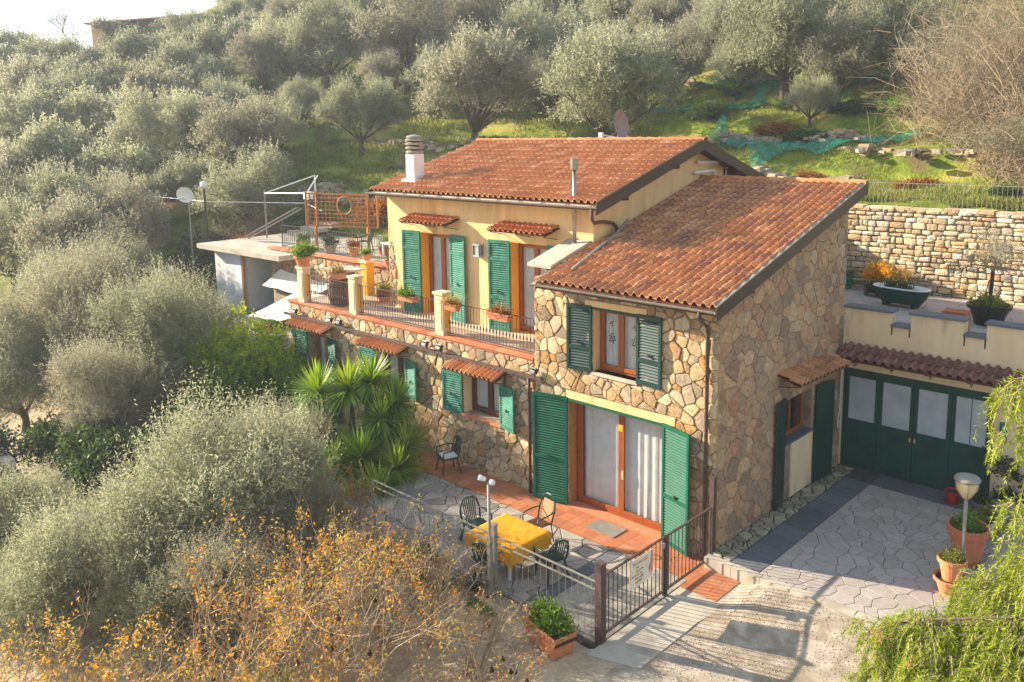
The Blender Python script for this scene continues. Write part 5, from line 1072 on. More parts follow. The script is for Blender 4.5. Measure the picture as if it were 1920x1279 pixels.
B('wall', 'mortar', OB, (-24.4, -22.6, 4.4, 4.7, .8, 3.86)); B('post', 'galv', OB, (-23.3, -23.2, 3.3, 3.4, .8, 3.85))
OW = B('yard', 'greyconc', None, (-27.5, -17, -1.2, 4.3, .4, 1.36)); structure(OW)
UD = thing('upper_deck', 'raised garden deck with stone front wall and brick coping beyond the balcony', 'deck', (-18, 4, 3))
B('wall_core', 'mortar', UD, (-22.5, -13.02, 2.84, 3.2, .3, 4.1)); B('deck_floor', 'paleconc', UD, (-22.5, -13.02, 3.2, 8.6, 3.9, 4.1))
P_ = voronoi([(-22.5, 2.4), (-13.1, 2.4), (-13.1, 4.08), (-22.5, 4.08)], [], .34, .26, seed=71); stones(UD, UD, P_, lambda u, v, d: Vector((u, 2.84-d, v)), 'stone', thick=.04)
for i in range(28): B('coping_tile', 'coping', UD, (-22.6+i*.34, -22.27+i*.34, 2.72, 3.12, 4.1, 4.17+rng.uniform(0, .005)))
railing('deck_railing', 'dark iron railing round the raised garden deck', [(-23.0, 4.9), (-22.3, 3.25), (-13.2, 3.25)], 4.17, 5.05, .13, 'iron', .008)
railing('deck_end_railing', 'dark iron railing at the far left of the raised deck', [(-26.5, 6.9), (-23.0, 7.2), (-15, 8.4)], 4.2, 5.1, .16, 'iron', .009)
# lattice screen
LS = thing('lattice_screen', 'honey-coloured wooden lattice screen with a round opening on posts', 'lattice', (-20.5, 4.6, 4.1))
A_ = Vector((-21.9, 4.2, 0)); Bv = Vector((-18.5, 5.3, 0)); LD = (Bv-A_); LL = LD.length; LD.normalize(); LN = Vector((LD.y, -LD.x, 0))
def lb_(mb, a0, z0, a1, z1, w_, off=0): mb.bar(A_+LD*a0+LN*off+Vector((0, 0, z0)), A_+LD*a1+LN*off+Vector((0, 0, z1)), .025, w_)
zt0, zt1 = 5.0, 6.3; RC = (LL*.55, 5.85, .36)
mb = MB()
def cutseg(a0, z0, a1, z1, off):
    N_ = 24; run = None
    for i in range(N_+1):
        t = i/N_; a = a0+(a1-a0)*t; z = z0+(z1-z0)*t; ins = math.hypot(a-RC[0], z-RC[1]) < RC[2]
        if not ins and run is None: run = (a, z)
        if (ins or i == N_) and run is not None:
            if math.hypot(a-run[0], z-run[1]) > .02: m2 = MB(); lb_(m2, run[0], run[1], a, z, .03, off); m2.build('lattice_strip', 'lattice', LS)
            run = None
n_ = 18
for i in range(1, n_): cutseg(i*LL/n_, zt0, i*LL/n_, zt1, 0)
for i in range(1, 8): cutseg(0, zt0+i*(zt1-zt0)/8, LL, zt0+i*(zt1-zt0)/8, .027)
fr = MB(); lb_(fr, 0, zt0, LL, zt0, .07, .01); lb_(fr, 0, zt1, LL, zt1, .07, .01); [lb_(fr, a, zt0, a, zt1+.1, .09, .012) for a in (.0, .55, LL-.45, LL)]; fr.build('frame', 'lattice', LS)
mb = MB(); mb.tube([A_+LD*(RC[0]+RC[2]*math.cos(a))+LN*.02+Vector((0, 0, RC[1]+RC[2]*math.sin(a))) for a in [k*math.pi/12 for k in range(25)]], .03, 6); mb.build('ring', 'lattice', LS)
for a in (.45, LL-.5): mb = MB(); q = A_+LD*a; mb.box(q.x-.05, q.x+.05, q.y-.05, q.y+.05, 4.1, 5.0); mb.build('post', 'lattice', LS)
PG = thing('metal_pergola', 'thin white pole frame of a pergola beside the wooden lattice', 'pergola', (-23.5, 6, 4.1))
mb = MB(); [mb.tube([(x, y, 4.0), (x, y, 6.25)], .045, 6) for x, y in ((-26.26, 4.76), (-22.73, 4.76))]; mb.build('post', 'galv', PG)
mb = MB(); mb.tube([(-26.26, 4.76, 6.1), (-22.4, 4.76, 6.25)], .03, 6); mb.tube([(-26.26, 4.76, 6.1), (-25.45, 6.9, 6.83)], .03, 6); mb.tube([(-22.73, 4.76, 6.25), (-25.2, 6.9, 6.83)], .03, 6); mb.tube([(-25.45, 6.9, 4.0), (-25.45, 6.9, 6.85)], .04, 6); mb.build('beam', 'white', PG); B('roll', 'white', PG, (-22.75, -22.4, 4.6, 4.9, 6.0, 6.3))
# deck furniture
t = thing('white_bench', 'white framed bench by the yellow house wall on the raised deck', 'bench', (-14.2, 5.3, 4.1)); B('seat', 'white', t, (-14.9, -13.5, 5.0, 5.5, 4.5, 4.56)); B('backrest', 'white', t, (-14.9, -13.5, 5.5, 5.56, 4.56, 5.2)); B('leg', 'white', t, (-14.9, -14.82, 5.0, 5.5, 4.1, 4.5)); B('leg', 'white', t, (-13.58, -13.5, 5.0, 5.5, 4.1, 4.5))
t = thing('deck_table', 'low white slatted table behind the deck railing', 'table', (-16.1, 4.4, 4.1)); B('tabletop', 'white', t, (-16.8, -15.6, 4.1, 4.8, 4.62, 4.67)); [B('leg', 'white', t, (x, x+.06, y, y+.06, 4.1, 4.62)) for x in (-16.75, -15.7) for y in (4.15, 4.7)]
mb = MB(); mb.lathe([(.0, 0), (.2, .3), (.24, .8), (.16, 1.1), (0, 1.3)], (0, 0, 0), 10)
t = addobj('folded_parasol', mb.mesh('folded_parasol', MT['sail'], True), None, (-14.6, 3.9, 4.15)); t.scale = (.8, .35, .75); tag(t, 'upright pale slim board standing behind the deck railing', 'board')
mb = MB(); mb.lathe([(.2, 0), (.24, .1), (.2, .35), (.08, .5), (0, .55)], (0, 0, 0), 12); t = addobj('garden_statue', mb.mesh('garden_statue', MT['slate'], True), None, (-21.6, 3.7, 4.1)); tag(t, 'small dark conical ornament behind the left end of the deck railing', 'ornament')
# ---------------------------------------------------------------- pots
def foliage_obj(name, m, parent, c, R_, n_, L=.07, W=.03, flat=.7, up=.5, seed=1, sl=.12, per=7):
    r = np.random.RandomState(seed); rr = R_ if hasattr(R_, '__len__') else (R_, R_)
    cl = np.array([(r.uniform(-1, 1)*rr[0]*.65, r.uniform(-1, 1)*rr[1]*.65, r.uniform(0, .5)*min(rr)*flat, min(rr)*r.uniform(.35, .6)) for _ in range(8)]); P, D_, T = sprigs(r, cl, n_, per, sl, up=up); P[:, 2] = np.maximum(P[:, 2], -.02)
    P += np.array(c); return addobj(name, leafmesh(name, P, D_, L, W, T, m, r), parent)
def pot(lb, loc, r=.2, h=.35, m='pot', fol='potgreen', fr=.22, fh=.7, n_=160, cat='plant pot', group=None, L=.07, seed=1, rz=0, up=.5):
    t = thing('plant_pot', lb, cat, loc, rz, group); mb = MB(); mb.lathe([(r*.66, 0), (r*.95, h*.82), (r*1.08, h*.83), (r*1.1, h), (r*.98, h), (r*.9, h*.86)], (0, 0, 0), 20); mb.build('pot', m, t, world=False, smooth=False)
    mb = MB(); mb.lathe([(r*.9, h*.88), (.01, h*.9)], (0, 0, 0), 16); mb.build('soil', 'soil', t, world=False)
    if fol: foliage_obj('plant', fol, t, (0, 0, h*.95), fr, n_, L, L*.4, fh, up, seed)
    return t
def trough(lb, loc, rz, lx=.6, ly=.24, h=.22, m='pot', fol='potgreen', n_=200, fr=None, L=.06, seed=2, cat='planter', group=None, fh=.7):
    t = thing('planter_box', lb, cat, loc, rz, group); a, b_ = lx/2, ly/2; mb = MB(); w_ = .02; s = .82
    o_ = [(-a*s, -b_*s, 0), (a*s, -b_*s, 0), (a*s, b_*s, 0), (-a*s, b_*s, 0), (-a, -b_, h), (a, -b_, h), (a, b_, h), (-a, b_, h), (-a+w_, -b_+w_, h), (a-w_, -b_+w_, h), (a-w_, b_-w_, h), (-a+w_, b_-w_, h), (-a+w_, -b_+w_, h*.8), (a-w_, -b_+w_, h*.8), (a-w_, b_-w_, h*.8), (-a+w_, b_-w_, h*.8)]
    mb.add(o_, [(0,3,2,1),(0,1,5,4),(1,2,6,5),(2,3,7,6),(3,0,4,7)]+[(4+i, 4+(i+1) % 4, 8+(i+1) % 4, 8+i) for i in range(4)]+[(8+i, 8+(i+1) % 4, 12+(i+1) % 4, 12+i) for i in range(4)]); mb.box(-a-.012, a+.012, -b_-.012, -b_, h-.04, h+.004); mb.box(-a-.012, a+.012, b_, b_+.012, h-.04, h+.004); mb.build('box', m, t, world=False)
    mb = MB(); mb.box(-a+w_, a-w_, -b_+w_, b_-w_, h*.6, h*.86); mb.build('soil', 'soil', t, world=False)
    if fol: foliage_obj('plant', fol, t, (0, 0, h*.9), fr or (a*.95, b_*.9), n_, L, L*.42, fh, .5, seed)
    return t
trough('large terracotta planter full of bright green leaves by the gate post', (-.62, -4.5, -.24), math.radians(-12), .95, .48, .40, fol='potgreen', n_=900, L=.07, fr=(.46, .22), seed=3, fh=.5)
trough('small terracotta planter with pale flowers outside the railing', (-3.05, -4.22, -.42), .1, .62, .24, .2, fol='ivy', n_=90, seed=4)
trough('terracotta planter with dark plants at the left end of the railing', (-4.6, -4.0, -.35), .05, .75, .24, .2, fol='darkleaf', n_=150, seed=5)
for i, (x, lb) in enumerate(((-9.95, 'hanging planter with green and red flowers on the balcony rail, leftmost'), (-8.05, 'hanging planter beside the middle balcony pillar'), (-6.25, 'hanging planter of dry orange flowers on the balcony rail, rightmost'))):
    trough(lb, (x, -.06, 3.98), 0, .78 if i != 1 else .5, .2, .18, m='coping', fol=('potgreen', 'autumn', 'heather')[i], n_=170, seed=10+i)
pot('terracotta pot of yellow-green shrub on top of the leftmost balcony pillar', (-15.64, .12, 4.39), .27, .34, fol='potgreen', fr=.36, n_=420, fh=.8, L=.09, seed=20, up=.9)
pot('terracotta pot with a small green plant on the bright yellow pillar', (-15.15, 2.3, 4.37), .16, .22, fol='potgreen', fr=.13, n_=90, seed=21, up=1.)
pot('red-brown square pot on a shelf beside the stone corner of the yellow house', (-14.0, 2.45, 4.17), .2, .3, m='terracotta', fol='darkleaf', fr=.18, n_=60, seed=22)
pot('bowl of yellow-green plants on the balcony floor by the stone corner', (-14.1, 2.2, 3.16), .28, .22, fol='potgreen', fr=.3, n_=240, seed=23); pot('low terracotta bowl with trailing plants in the corner of the balcony', (-13.7, 1.9, 3.16), .2, .2, fol='heather', fr=.22, n_=120, seed=24)
t = thing('wine_barrel', 'old oak wine barrel on the balcony between the two left pillars', 'barrel', (-14.35, .62, 3.16)); NB = 16
for k in range(NB):
    vs = []; a0 = 2*math.pi*k/NB; a1 = a0+2*math.pi/NB*.97
    for z, r_ in ((0, .30), (.3, .36), (.6, .36), (.92, .30)):
        vs += [(-14.35+r_*math.cos(a0), .62+r_*math.sin(a0), 3.16+z), (-14.35+r_*math.cos(a1), .62+r_*math.sin(a1), 3.16+z)]
    MB().add(vs, [(2*i, 2*i+1, 2*i+3, 2*i+2) for i in range(3)]).build('stave', 'barrel', t)
for z, r_ in ((.06, .317), (.24, .354), (.64, .356), (.84, .322)): mb = MB(); mb.lathe([(r_, z), (r_+.004, z+.05)], (-14.35, .62, 3.16), 24); mb.build('hoop', 'iron', t)
mb = MB(); mb.lathe([(.3, .9), (.01, .9)], (-14.35, .62, 3.16), 20); mb.build('barrel_head', 'barrel', t)
t = thing('barbecue_cabinet', 'dark upright cabinet with pale stone top behind the wine barrel', 'cabinet', (-14.9, .95, 3.16)); B('body', 'slate', t, (-15.3, -14.55, 1.0, 1.4, 3.16, 4.22)); B('top_slab', 'paleconc', t, (-15.5, -14.2, .8, 1.55, 4.22, 4.27))
trough('terracotta bowl of orange and yellow flowers on the wine barrel', (-14.2, .5, 4.08), .1, .5, .3, .2, fol='autumn', n_=170, seed=30, L=.06)
bt = thing('bathtub_planter', 'old green bathtub with white rim planted up on the upper terrace', 'planter', (-.4, 11.3, 3.3), math.radians(-8))
def oval(a, b_, z, n_=28, p_=2.6): return [(a*math.copysign(abs(math.cos(t))**(2/p_), math.cos(t)), b_*math.copysign(abs(math.sin(t))**(2/p_), math.sin(t)), z) for t in [2*math.pi*k/n_ for k in range(n_)]]
def rings(mb, rs):
    n_ = len(rs[0]); mb.add([p for r in rs for p in r], [(i*n_+k, i*n_+(k+1) % n_, (i+1)*n_+(k+1) % n_, (i+1)*n_+k) for i in range(len(rs)-1) for k in range(n_)], 0)
mb = MB(); rings(mb, [oval(.6, .22, .1), oval(.75, .32, .3), oval(.84, .37, .55)]); mb.build('tub', 'green4', bt, world=False, smooth=True); mb = MB(); rings(mb, [oval(.84, .37, .55), oval(.88, .4, .57), oval(.87, .39, .6), oval(.8, .34, .6), oval(.78, .32, .45)]); mb.build('rim', 'white', bt, world=False, smooth=True)
mb = MB(); mb.add(oval(.78, .32, .5), [tuple(range(28))]); mb.build('soil', 'soil', bt, world=False); foliage_obj('plant', 'darkleaf', bt, (-.1, 0, .52), (.55, .22), 130, .08, .03, .6, .5, 41)
for sx_ in (-.45, .45): mb = MB(); mb.box(sx_-.05, sx_+.05, -.18, .18, 0, .14); mb.build('foot', 'iron', bt, world=False)
pot('large black square planter holding a small olive on the upper terrace', (2.25, 10.4, 3.3), .52, .55, m='blackp', fol='grassm', fr=.42, n_=300, fh=.25, seed=42)
t = thing('potted_olive_tree', 'small olive with cross support growing from the black planter', 'tree', (2.25, 10.4, 3.8)); mb = MB(); mb.tube([(2.25, 10.4, 3.7), (2.28, 10.42, 4.9)], .05, 8); mb.bar((1.75, 10.3, 4.92), (2.75, 10.5, 4.86), .03); mb.bar((2.1, 10.3, 3.8), (2.2, 10.4, 4.5), .02); mb.build('trunk', 'iron', t)
r = np.random.RandomState(44); cl = np.array([(2.25+r.normal()*.42, 10.4+r.normal()*.42, 5.15+r.normal()*.28, .22) for _ in range(11)]); P, D_, T = sprigs(r, cl, 330, 9, .3); P -= np.array(t.location); addobj('crown', leafmesh('crown', P, D_, .09, .025, T, 'olive2', r), t)
pot('pale green pot with a twiggy climber at the left end of the retaining wall', (-2.85, 13.1, 3.3), .25, .45, m='green2', fol='ivy', fr=.3, n_=60, seed=45)
t = pot('terracotta pot with a bright yellow feathery shrub by the retaining wall', (-1.75, 13.1, 3.3), .28, .45, fol='yel', fr=.5, n_=700, fh=1.2, L=.07, seed=46, up=1.1)
t = pot('terracotta pot with an orange-brown shrub next to the yellow one', (-1.15, 13.25, 3.3), .22, .4, fol='autumn', fr=.42, n_=200, fh=1.1, seed=47, up=1.2)
b_ = addobj('round_bush', bm[2], None, (-1.45, 12.5, 3.35)); b_.scale = (.42, .42, .5); tag(b_, 'small dark round bush beside the bathtub planter', 'bush')
t = thing('stone_stump', 'reddish brown stone block behind the stepped parapet', 'block', (1.9, 7.8, 3.3)); B('block', 'coping', t, (1.9, 2.45, 7.5, 7.95, 3.3, 4.1))
pot('large terracotta pot of yellow-green plants beside the courtyard lamp', (4.02, 2.83, 0), .36, .8, fol='potgreen', fr=.24, n_=130, fh=.2, seed=50, L=.08, up=.1)
pot('small terracotta pot of moss standing in a wider pot at the courtyard edge', (4.13, 1.46, .28), .24, .42, fol='grassm', fr=.17, n_=420, fh=.1, L=.03, seed=51)
pot('wide shallow terracotta pot under the smaller mossy pot', (4.13, 1.46, 0), .29, .32, fol=None)
pot('upturned red plastic bucket in front of the garage doors', (2.95, 5.55, 0), .17, .30, m='red', fol=None, cat='bucket')
trough('long grey-white trough with sparse grass on the courtyard edge', (3.92, 4.4, .02), math.radians(78), 1.1, .45, .32, m='paleconc', fol='grassm', n_=120, L=.07, seed=52, fh=.3)
trough('white planter with dark green leaves beside the garage door', (4.15, 5.6, .0), 0, .8, .4, .42, m='paleconc', fol='darkleaf', n_=260, seed=53, fh=1.1)
pot('dark round pot behind the courtyard lamp', (3.65, 5.3, 0), .22, .34, m='slate', fol='darkleaf', fr=.2, n_=60, seed=54)
B_w = B('courtyard_wall', 'greyconc', None, (4.36, 4.75, 1.2, 6.07, -.3, .16)); tag(B_w, 'low grey concrete kerb wall at the right side of the courtyard', 'low wall')
t = thing('wall_climber', 'thin dark-leaved plant climbing by the garage door edge', 'plant', (4.0, 5.9, .3)); r = np.random.RandomState(55); cl = np.array([(3.95+r.normal()*.16, 5.9, .9+r.normal()*.3, .16) for _ in range(6)]); P, D_, T = sprigs(r, cl, 60, 7, .2); P -= np.array(t.location); addobj('foliage', leafmesh('foliage', P, D_, .09, .05, T, 'darkleaf', r), t)
# sails, table and lamp on the lower terrace at the left
def sail(lb, c4, sag=.12):
    N_ = 10; a, b_, c, d = map(Vector, c4); vs = []; fs = []
    for j in range(N_+1):
        for i in range(N_+1): u = i/N_; v = j/N_; p = a.lerp(b_, u).lerp(d.lerp(c, u), v); p.z -= sag*math.sin(math.pi*u)*math.sin(math.pi*v)+.02*math.sin(u*14+v*5); vs.append(p)
    for j in range(N_):
        for i in range(N_): q = j*(N_+1)+i; fs.append((q, q+1, q+N_+2, q+N_+1))
    o = MB().add(vs, fs, 0).build('shade_sail', 'sail', None, smooth=True); tag(o, lb, 'awning')
sail('lower white canvas shade sail at the left end of the house', [(-18.3, -.6, 2.45), (-16.5, -.35, 2.5), (-16.4, 2.6, 2.9), (-19.3, 1.9, 2.75)]); sail('upper white canvas shade sail under the raised deck', [(-23.0, 2.6, 2.55), (-19.0, 2.4, 2.55), (-17.8, 2.7, 3.1), (-21.8, 2.8, 3.3)], .1)
mb = MB(); mb.tube([(-18.3, -.6, .3), (-18.3, -.6, 2.5)], .025, 6); tag(mb.build('awning_pole', 'white', None), 'thin white pole holding the lower shade sail', 'pole')
t = thing('round_table', 'round pale stone table with a pot under the shade sail', 'table', (-18.9, .4, .9)); mb = MB(); mb.lathe([(.12, 0), (.12, .0), (.1, .7), (.5, .72), (.52, .78), (.01, .79)], (-18.9, .4, .9-.3), 20); mb.build('table_top', 'paleconc', t)
pot('terracotta pot on the round table under the shade sail', (-18.9, .4, 1.39), .2, .3, fol='heather', fr=.16, n_=50, seed=60); pot('small plant pot in front of the white outbuilding', (-23.2, 2.0, .9), .16, .25, fol='potgreen', fr=.3, n_=90, seed=61, fh=1.6)
GL = thing('globe_lamp', 'white globe lamp on a dark post left of the wooden lattice', 'lamp', (-28.9, 3.2, 2.3)); mb = MB(); mb.tube([(-28.9, 3.2, 2.2), (-28.9, 3.2, 6.3)], .05, 8); mb.build('pole', 'iron', GL); mb = MB(); mb.lathe([(.01, 0)]+[(.17*math.sin(a), .17-.17*math.cos(a)) for a in [k*math.pi/10 for k in range(1, 10)]]+[(.005, .34)], (-28.9, 3.2, 6.3), 16); mb.build('globe', 'white', GL, smooth=True)
t = thing('white_dish', 'round white satellite dish next to the globe lamp', 'satellite dish', (-29.2, 2.5, 2.3)); mb = MB(); mb.lathe([(.02, 0), (.2, .03), (.38, .1)], (0, 0, 0), 24); M_ = Matrix.Translation((-29.2, 2.45, 6.08)) @ Matrix.Rotation(math.radians(48), 4, 'Z') @ Matrix.Rotation(math.radians(-75), 4, 'X') @ Matrix.Rotation(math.pi, 4, 'X'); mb.v = [tuple(M_ @ Vector(v)) for v in mb.v]; mb.build('reflector', 'white', t, smooth=True)
mb = MB(); mb.tube([(-29.25, 2.6, 2.2), (-29.25, 2.6, 6.1)], .035, 6); mb.tube([(-29.1, 2.4, 5.85), (-28.85, 1.95, 5.9)], .015, 5); mb.build('mast', 'galv', t)
mb = MB(); pts = [(-45, 1.5, 6.3), (-36, 2.0, 5.9), (-28.9, 3.2, 5.7), (-25.2, 6.2, 5.6), (-22, 5, 5.5)]; mb.tube(pts, .018, 4); tag(mb.build('cable', 'white', None), 'pale overhead cable running past the globe lamp', 'cable')
mb = MB(); mb.tube([(-27.2, 4.2, 4.1), (-25.6, 6.0, 5.4)], .035, 5); mb.tube([(-26.4, 3.9, 4.1), (-24.9, 5.8, 5.4)], .035, 5); tag(mb.build('stair_rail', 'galv', None), 'pair of slanting pale handrails left of the lattice screen', 'handrail')
for k in range(3):
    B('step', 'paleconc', None, (-26.6+k*.3, -25.0+k*.3, 6.0+k*.5, 6.5+k*.5, 4.06+k*.18, 4.26+k*.18)).update_tag()
stp = [o for o in bpy.data.objects if o.name.startswith('step')]
for o in stp: structure(o)
for (x, y, s, k, lb) in ((-27.2, -1.0, 1.4, 0, 'dark bush between the olives and the white outbuilding'), (-25.2, 0.6, 1.1, 1, 'brown dry bush in front of the white outbuilding'), (-22.4, -.6, 1.2, 0, 'dark green bush left of the lower shade sail'), (-20.6, 1.6, .9, 3, 'green bush behind the lower shade sail'), (-28.6, 5.2, 1.5, 1, 'reddish brown bush left of the concrete roof slab'), (-31.5, 5.0, 1.7, 0, 'dark bush beneath the globe lamp'), (-27.6, 8.2, 1.5, 2, 'dark bush behind the handrails'), (-24.0, 9.8, 1.6, 1, 'dry brown bush behind the pergola'), (-20.0, 10.4, 1.5, 0, 'dark bush behind the lattice screen')):
    b_ = addobj('bush', bm[k], None, (x, y, max(gh(x, y), .8)-.1)); b_.scale = (s, s, s*.8); tag(b_, lb, 'bush')
for i, (x, y, r_, h_, f_, m_, n_, lb) in enumerate(((-21.2, 3.6, .2, .3, 'potgreen', 'pot', 120, 'terracotta pot with green plant at the left end of the raised deck'), (-19.3, 3.55, .26, .34, 'ivy', 'paleconc', 200, 'pale stone pot of grey-green leaves behind the deck railing'), (-17.9, 3.7, .2, .28, 'heather', 'pot', 130, 'terracotta pot of dry flowers under the right lattice post'), (-17.2, 4.6, .24, .32, 'potgreen', 'red', 150, 'red pot with green plant beside the low white table'), (-14.1, 3.5, .2, .3, 'darkleaf', 'slate', 160, 'dark pot with bushy plant against the yellow house on the deck'), (-13.7, 4.2, .22, .34, 'heather', 'pot', 150, 'terracotta pot of brown stems near the white bench'), (-15.2, 3.6, .15, .24, 'yel', 'pot', 90, 'small pot of yellow flowers behind the bright yellow pillar'))):
    pot(lb, (x, y, 4.1), r_, h_, m=m_, fol=f_, fr=r_*1.3, n_=n_, fh=1.3, seed=200+i, up=.9)
chair('deck_chair', 'dark green plastic chair on the raised deck behind its railing', (-18.6, 4.7, 4.1), 2.2, 'chairg', 'chairs on the raised deck'); chair('deck_chair', 'white plastic chair beside the low white table on the raised deck', (-15.3, 5.2, 4.1), 1.0, 'white', 'chairs on the raised deck')
# hedge + person
t = thing('garden_hedge', 'low dark green hedge left of the white outbuilding', 'hedge', (-29.5, 3.2, 1.6)); r = np.random.RandomState(63); cl = np.array([(-32+i*.55, 3.6+.1*r.normal(), 2.3+.2*r.uniform(), .65) for i in range(10)]); P, D_, T = sprigs(r, cl, 1500, 8, .25); P -= np.array(t.location); addobj('foliage', leafmesh('foliage', P, D_, .12, .06, T, 'darkleaf', r), t)
def skin_body(name, joints, edges, rad, m, parent, sub=2):
    me = bpy.data.meshes.new(name); me.from_pydata(joints, edges, []); me.update(); o = bpy.data.objects.new(name, me); C.objects.link(o); md = o.modifiers.new('s', 'SKIN'); o.modifiers.new('u', 'SUBSURF').levels = sub
    o.modifiers['u'].render_levels = sub
    for i, r_ in enumerate(rad): me.skin_vertices[0].data[i].radius = (r_[0], r_[1]) if isinstance(r_, tuple) else (r_, r_)
    me.skin_vertices[0].data[0].use_root = True
    dg = bpy.context.evaluated_depsgraph_get(); nm = bpy.data.meshes.new_from_object(o.evaluated_get(dg)); bpy.data.objects.remove(o); nm.materials.clear(); nm.materials.append(MT[m]); nm.shade_smooth(); return addobj(name, nm, parent)
PE = thing('person', 'person in a white shirt standing by the dark hedge at the far left', 'person', (-28.2, 1.1, gh(-28.2, 1.1)), math.radians(-30))
J = [(0,0,.92),(0,0,1.1),(0,0,1.3),(0,0,1.43),(0,.01,1.52),(0,.02,1.6),(0,.01,1.7),(.19,0,1.4),(.25,.04,1.12),(.2,.2,.98),(-.19,0,1.4),(-.25,.04,1.12),(-.2,.2,.98),(.1,0,.88),(.11,.02,.48),(.12,0,.08),(.12,.14,.04),(-.1,0,.88),(-.11,.02,.48),(-.12,0,.08),(-.12,.14,.04),(.19,.26,.97),(-.19,.26,.97)]
E_ = [(0,1),(1,2),(2,3),(3,4),(4,5),(5,6),(3,7),(7,8),(8,9),(3,10),(10,11),(11,12),(0,13),(13,14),(14,15),(15,16),(0,17),(17,18),(18,19),(19,20),(9,21),(12,22)]
Rd = [(.14,.1),(.14,.1),(.16,.1),(.12,.08),.052,.075,.085,.062,.045,.035,.062,.045,.035,.085,.06,.045,.045,.085,.06,.045,.045,.035,.035]
skin_body('body', J, E_, Rd, 'skin', PE)
Js = [(0,0,.9),(0,0,1.1),(0,0,1.3),(0,0,1.44),(.19,0,1.4),(.24,.03,1.18),(-.19,0,1.4),(-.24,.03,1.18)]; skin_body('shirt', Js, [(0,1),(1,2),(2,3),(3,4),(4,5),(3,6),(6,7)], [(.165,.125),(.165,.125),(.18,.125),(.13,.09),.08,.068,.08,.068], 'shirt', PE)
Jt = [(0,0,.95),(.1,0,.86),(.11,.02,.48),(.12,0,.1),(-.1,0,.86),(-.11,.02,.48),(-.12,0,.1)]; skin_body('trousers', Jt, [(0,1),(1,2),(2,3),(0,4),(4,5),(5,6)], [(.15,.11),.1,.078,.066,.1,.078,.066], 'trouser', PE)
mb = MB(); mb.lathe([(.01, 1.80), (.06, 1.79), (.095, 1.74), (.1, 1.66), (.09, 1.62)], (0, -.012, 0), 14); mb.build('hair', 'hair', PE, world=False, smooth=True)
# ---------------------------------------------------------------- yuccas
YU = thing('yucca_cluster', 'multi-stemmed yucca with big spiky green heads in front of the stone wall', 'yucca', (-9.9, -1.9, -.4)); r = np.random.RandomState(81)
heads = [(-11.2, -2.3, 1.6, .95), (-10.5, -1.75, 1.7, .95), (-9.5, -1.2, .75, .9), (-10.1, -1.3, 1.9, .9), (-9.4, -1.05, 1.35, .85), (-8.5, -1.75, -.05, .9), (-8.6, -3.2, -.65, .8), (-8.2, -2.6, -.35, .85), (-9.9, -2.8, -.1, .9), (-8.8, -1.2, .35, .8), (-11.2, -2.5, .7, .85), (-9.45, -1.5, 1.05, .85), (-9.3, -2.3, .2, .9)]
mb = MB()
for (x, y, z, s) in heads: mb.tube([(-10+(x+10)*.2, -1.9, -.5), (-10+(x+10)*.7, -1.9+(y+1.9)*.6, -.5+(z+.5)*.5), (x, y, z)], [.12, .1, .08], 8)
mb.build('trunk', 'bark', YU, smooth=True)
for (x, y, z, s) in heads:
    n_ = 290; u = r.uniform(-.6, 1, n_); a = r.uniform(0, 6.283, n_); q = np.sqrt(1-u*u); d = np.stack([q*np.cos(a), q*np.sin(a), u], 1); L = s*r.uniform(.7, 1.05, n_); side = unit(np.cross(d, [0, 0, 1.])+1e-4*r.normal(size=d.shape)); W_2 = .027
    V_ = []; Fq = []; T = []
    for i in range(n_):
        b_ = np.array([x, y, z])+d[i]*.06; dr = max(0, .5-u[i])*.25
        p1 = b_+d[i]*L[i]*.5+np.array([0, 0, -.01]); p2 = b_+d[i]*L[i]+np.array([0, 0, -L[i]*dr*.7]); k = len(V_)
        V_ += [b_-side[i]*W_2*.7, b_+side[i]*W_2*.7, p1+side[i]*W_2, p1-side[i]*W_2, p2]; Fq += [(k, k+1, k+2, k+3), (k+3, k+2, k+4)]; T += [float(np.clip(r.uniform(.1, .8)+.25*u[i], 0, 1))]*5
    mb = MB(); mb.v = [tuple(p) for p in V_]; mb.f = Fq; mb.t = T; mb.build('leaf_head', 'yucca', YU)
# citrus bush
CI = thing('citrus_bush', 'glossy dark green citrus bush with yellow-green shoots', 'bush', (-16.3, -1.6, -.3)); r = np.random.RandomState(83)
cl = np.array([(-16.9, -2.2, 1.6, .75), (-16.2, -1.5, 1.6, .8), (-15.6, -1.1, 1.2, .8), (-16.6, -1.9, .8, .9), (-15.9, -1.3, .5, .9), (-17.5, -2.7, 1.4, .6), (-15.2, -.8, .5, .7), (-16.3, -1.6, 2.3, .4), (-17.0, -2.3, 2.2, .35), (-15.9, -.9, 2.0, .35), (-14.9, -.9, .9, .5), (-16.8, -2.6, .3, .8), (-16.7, -1.6, 2.9, .18)])
P, D_, T = sprigs(r, cl, 2300, 9, .28, up=.5); P -= np.array(CI.location); T = np.clip(T*.7+.12+(P[:, 2]-1.2)*.2, 0, 1); addobj('foliage', leafmesh('foliage', P, D_, .11*r.uniform(.7, 1.2, len(P)), .05, T, 'citrus', r), CI)
mb = MB(); [mb.tube([(-16.3, -1.6, -.5), tuple((Vector(c[:3])+Vector((-16.3, -1.6, -.5)))/2), tuple(c[:3])], [.07, .04, .015], 6) for c in cl]; mb.build('trunk', 'bark', CI)
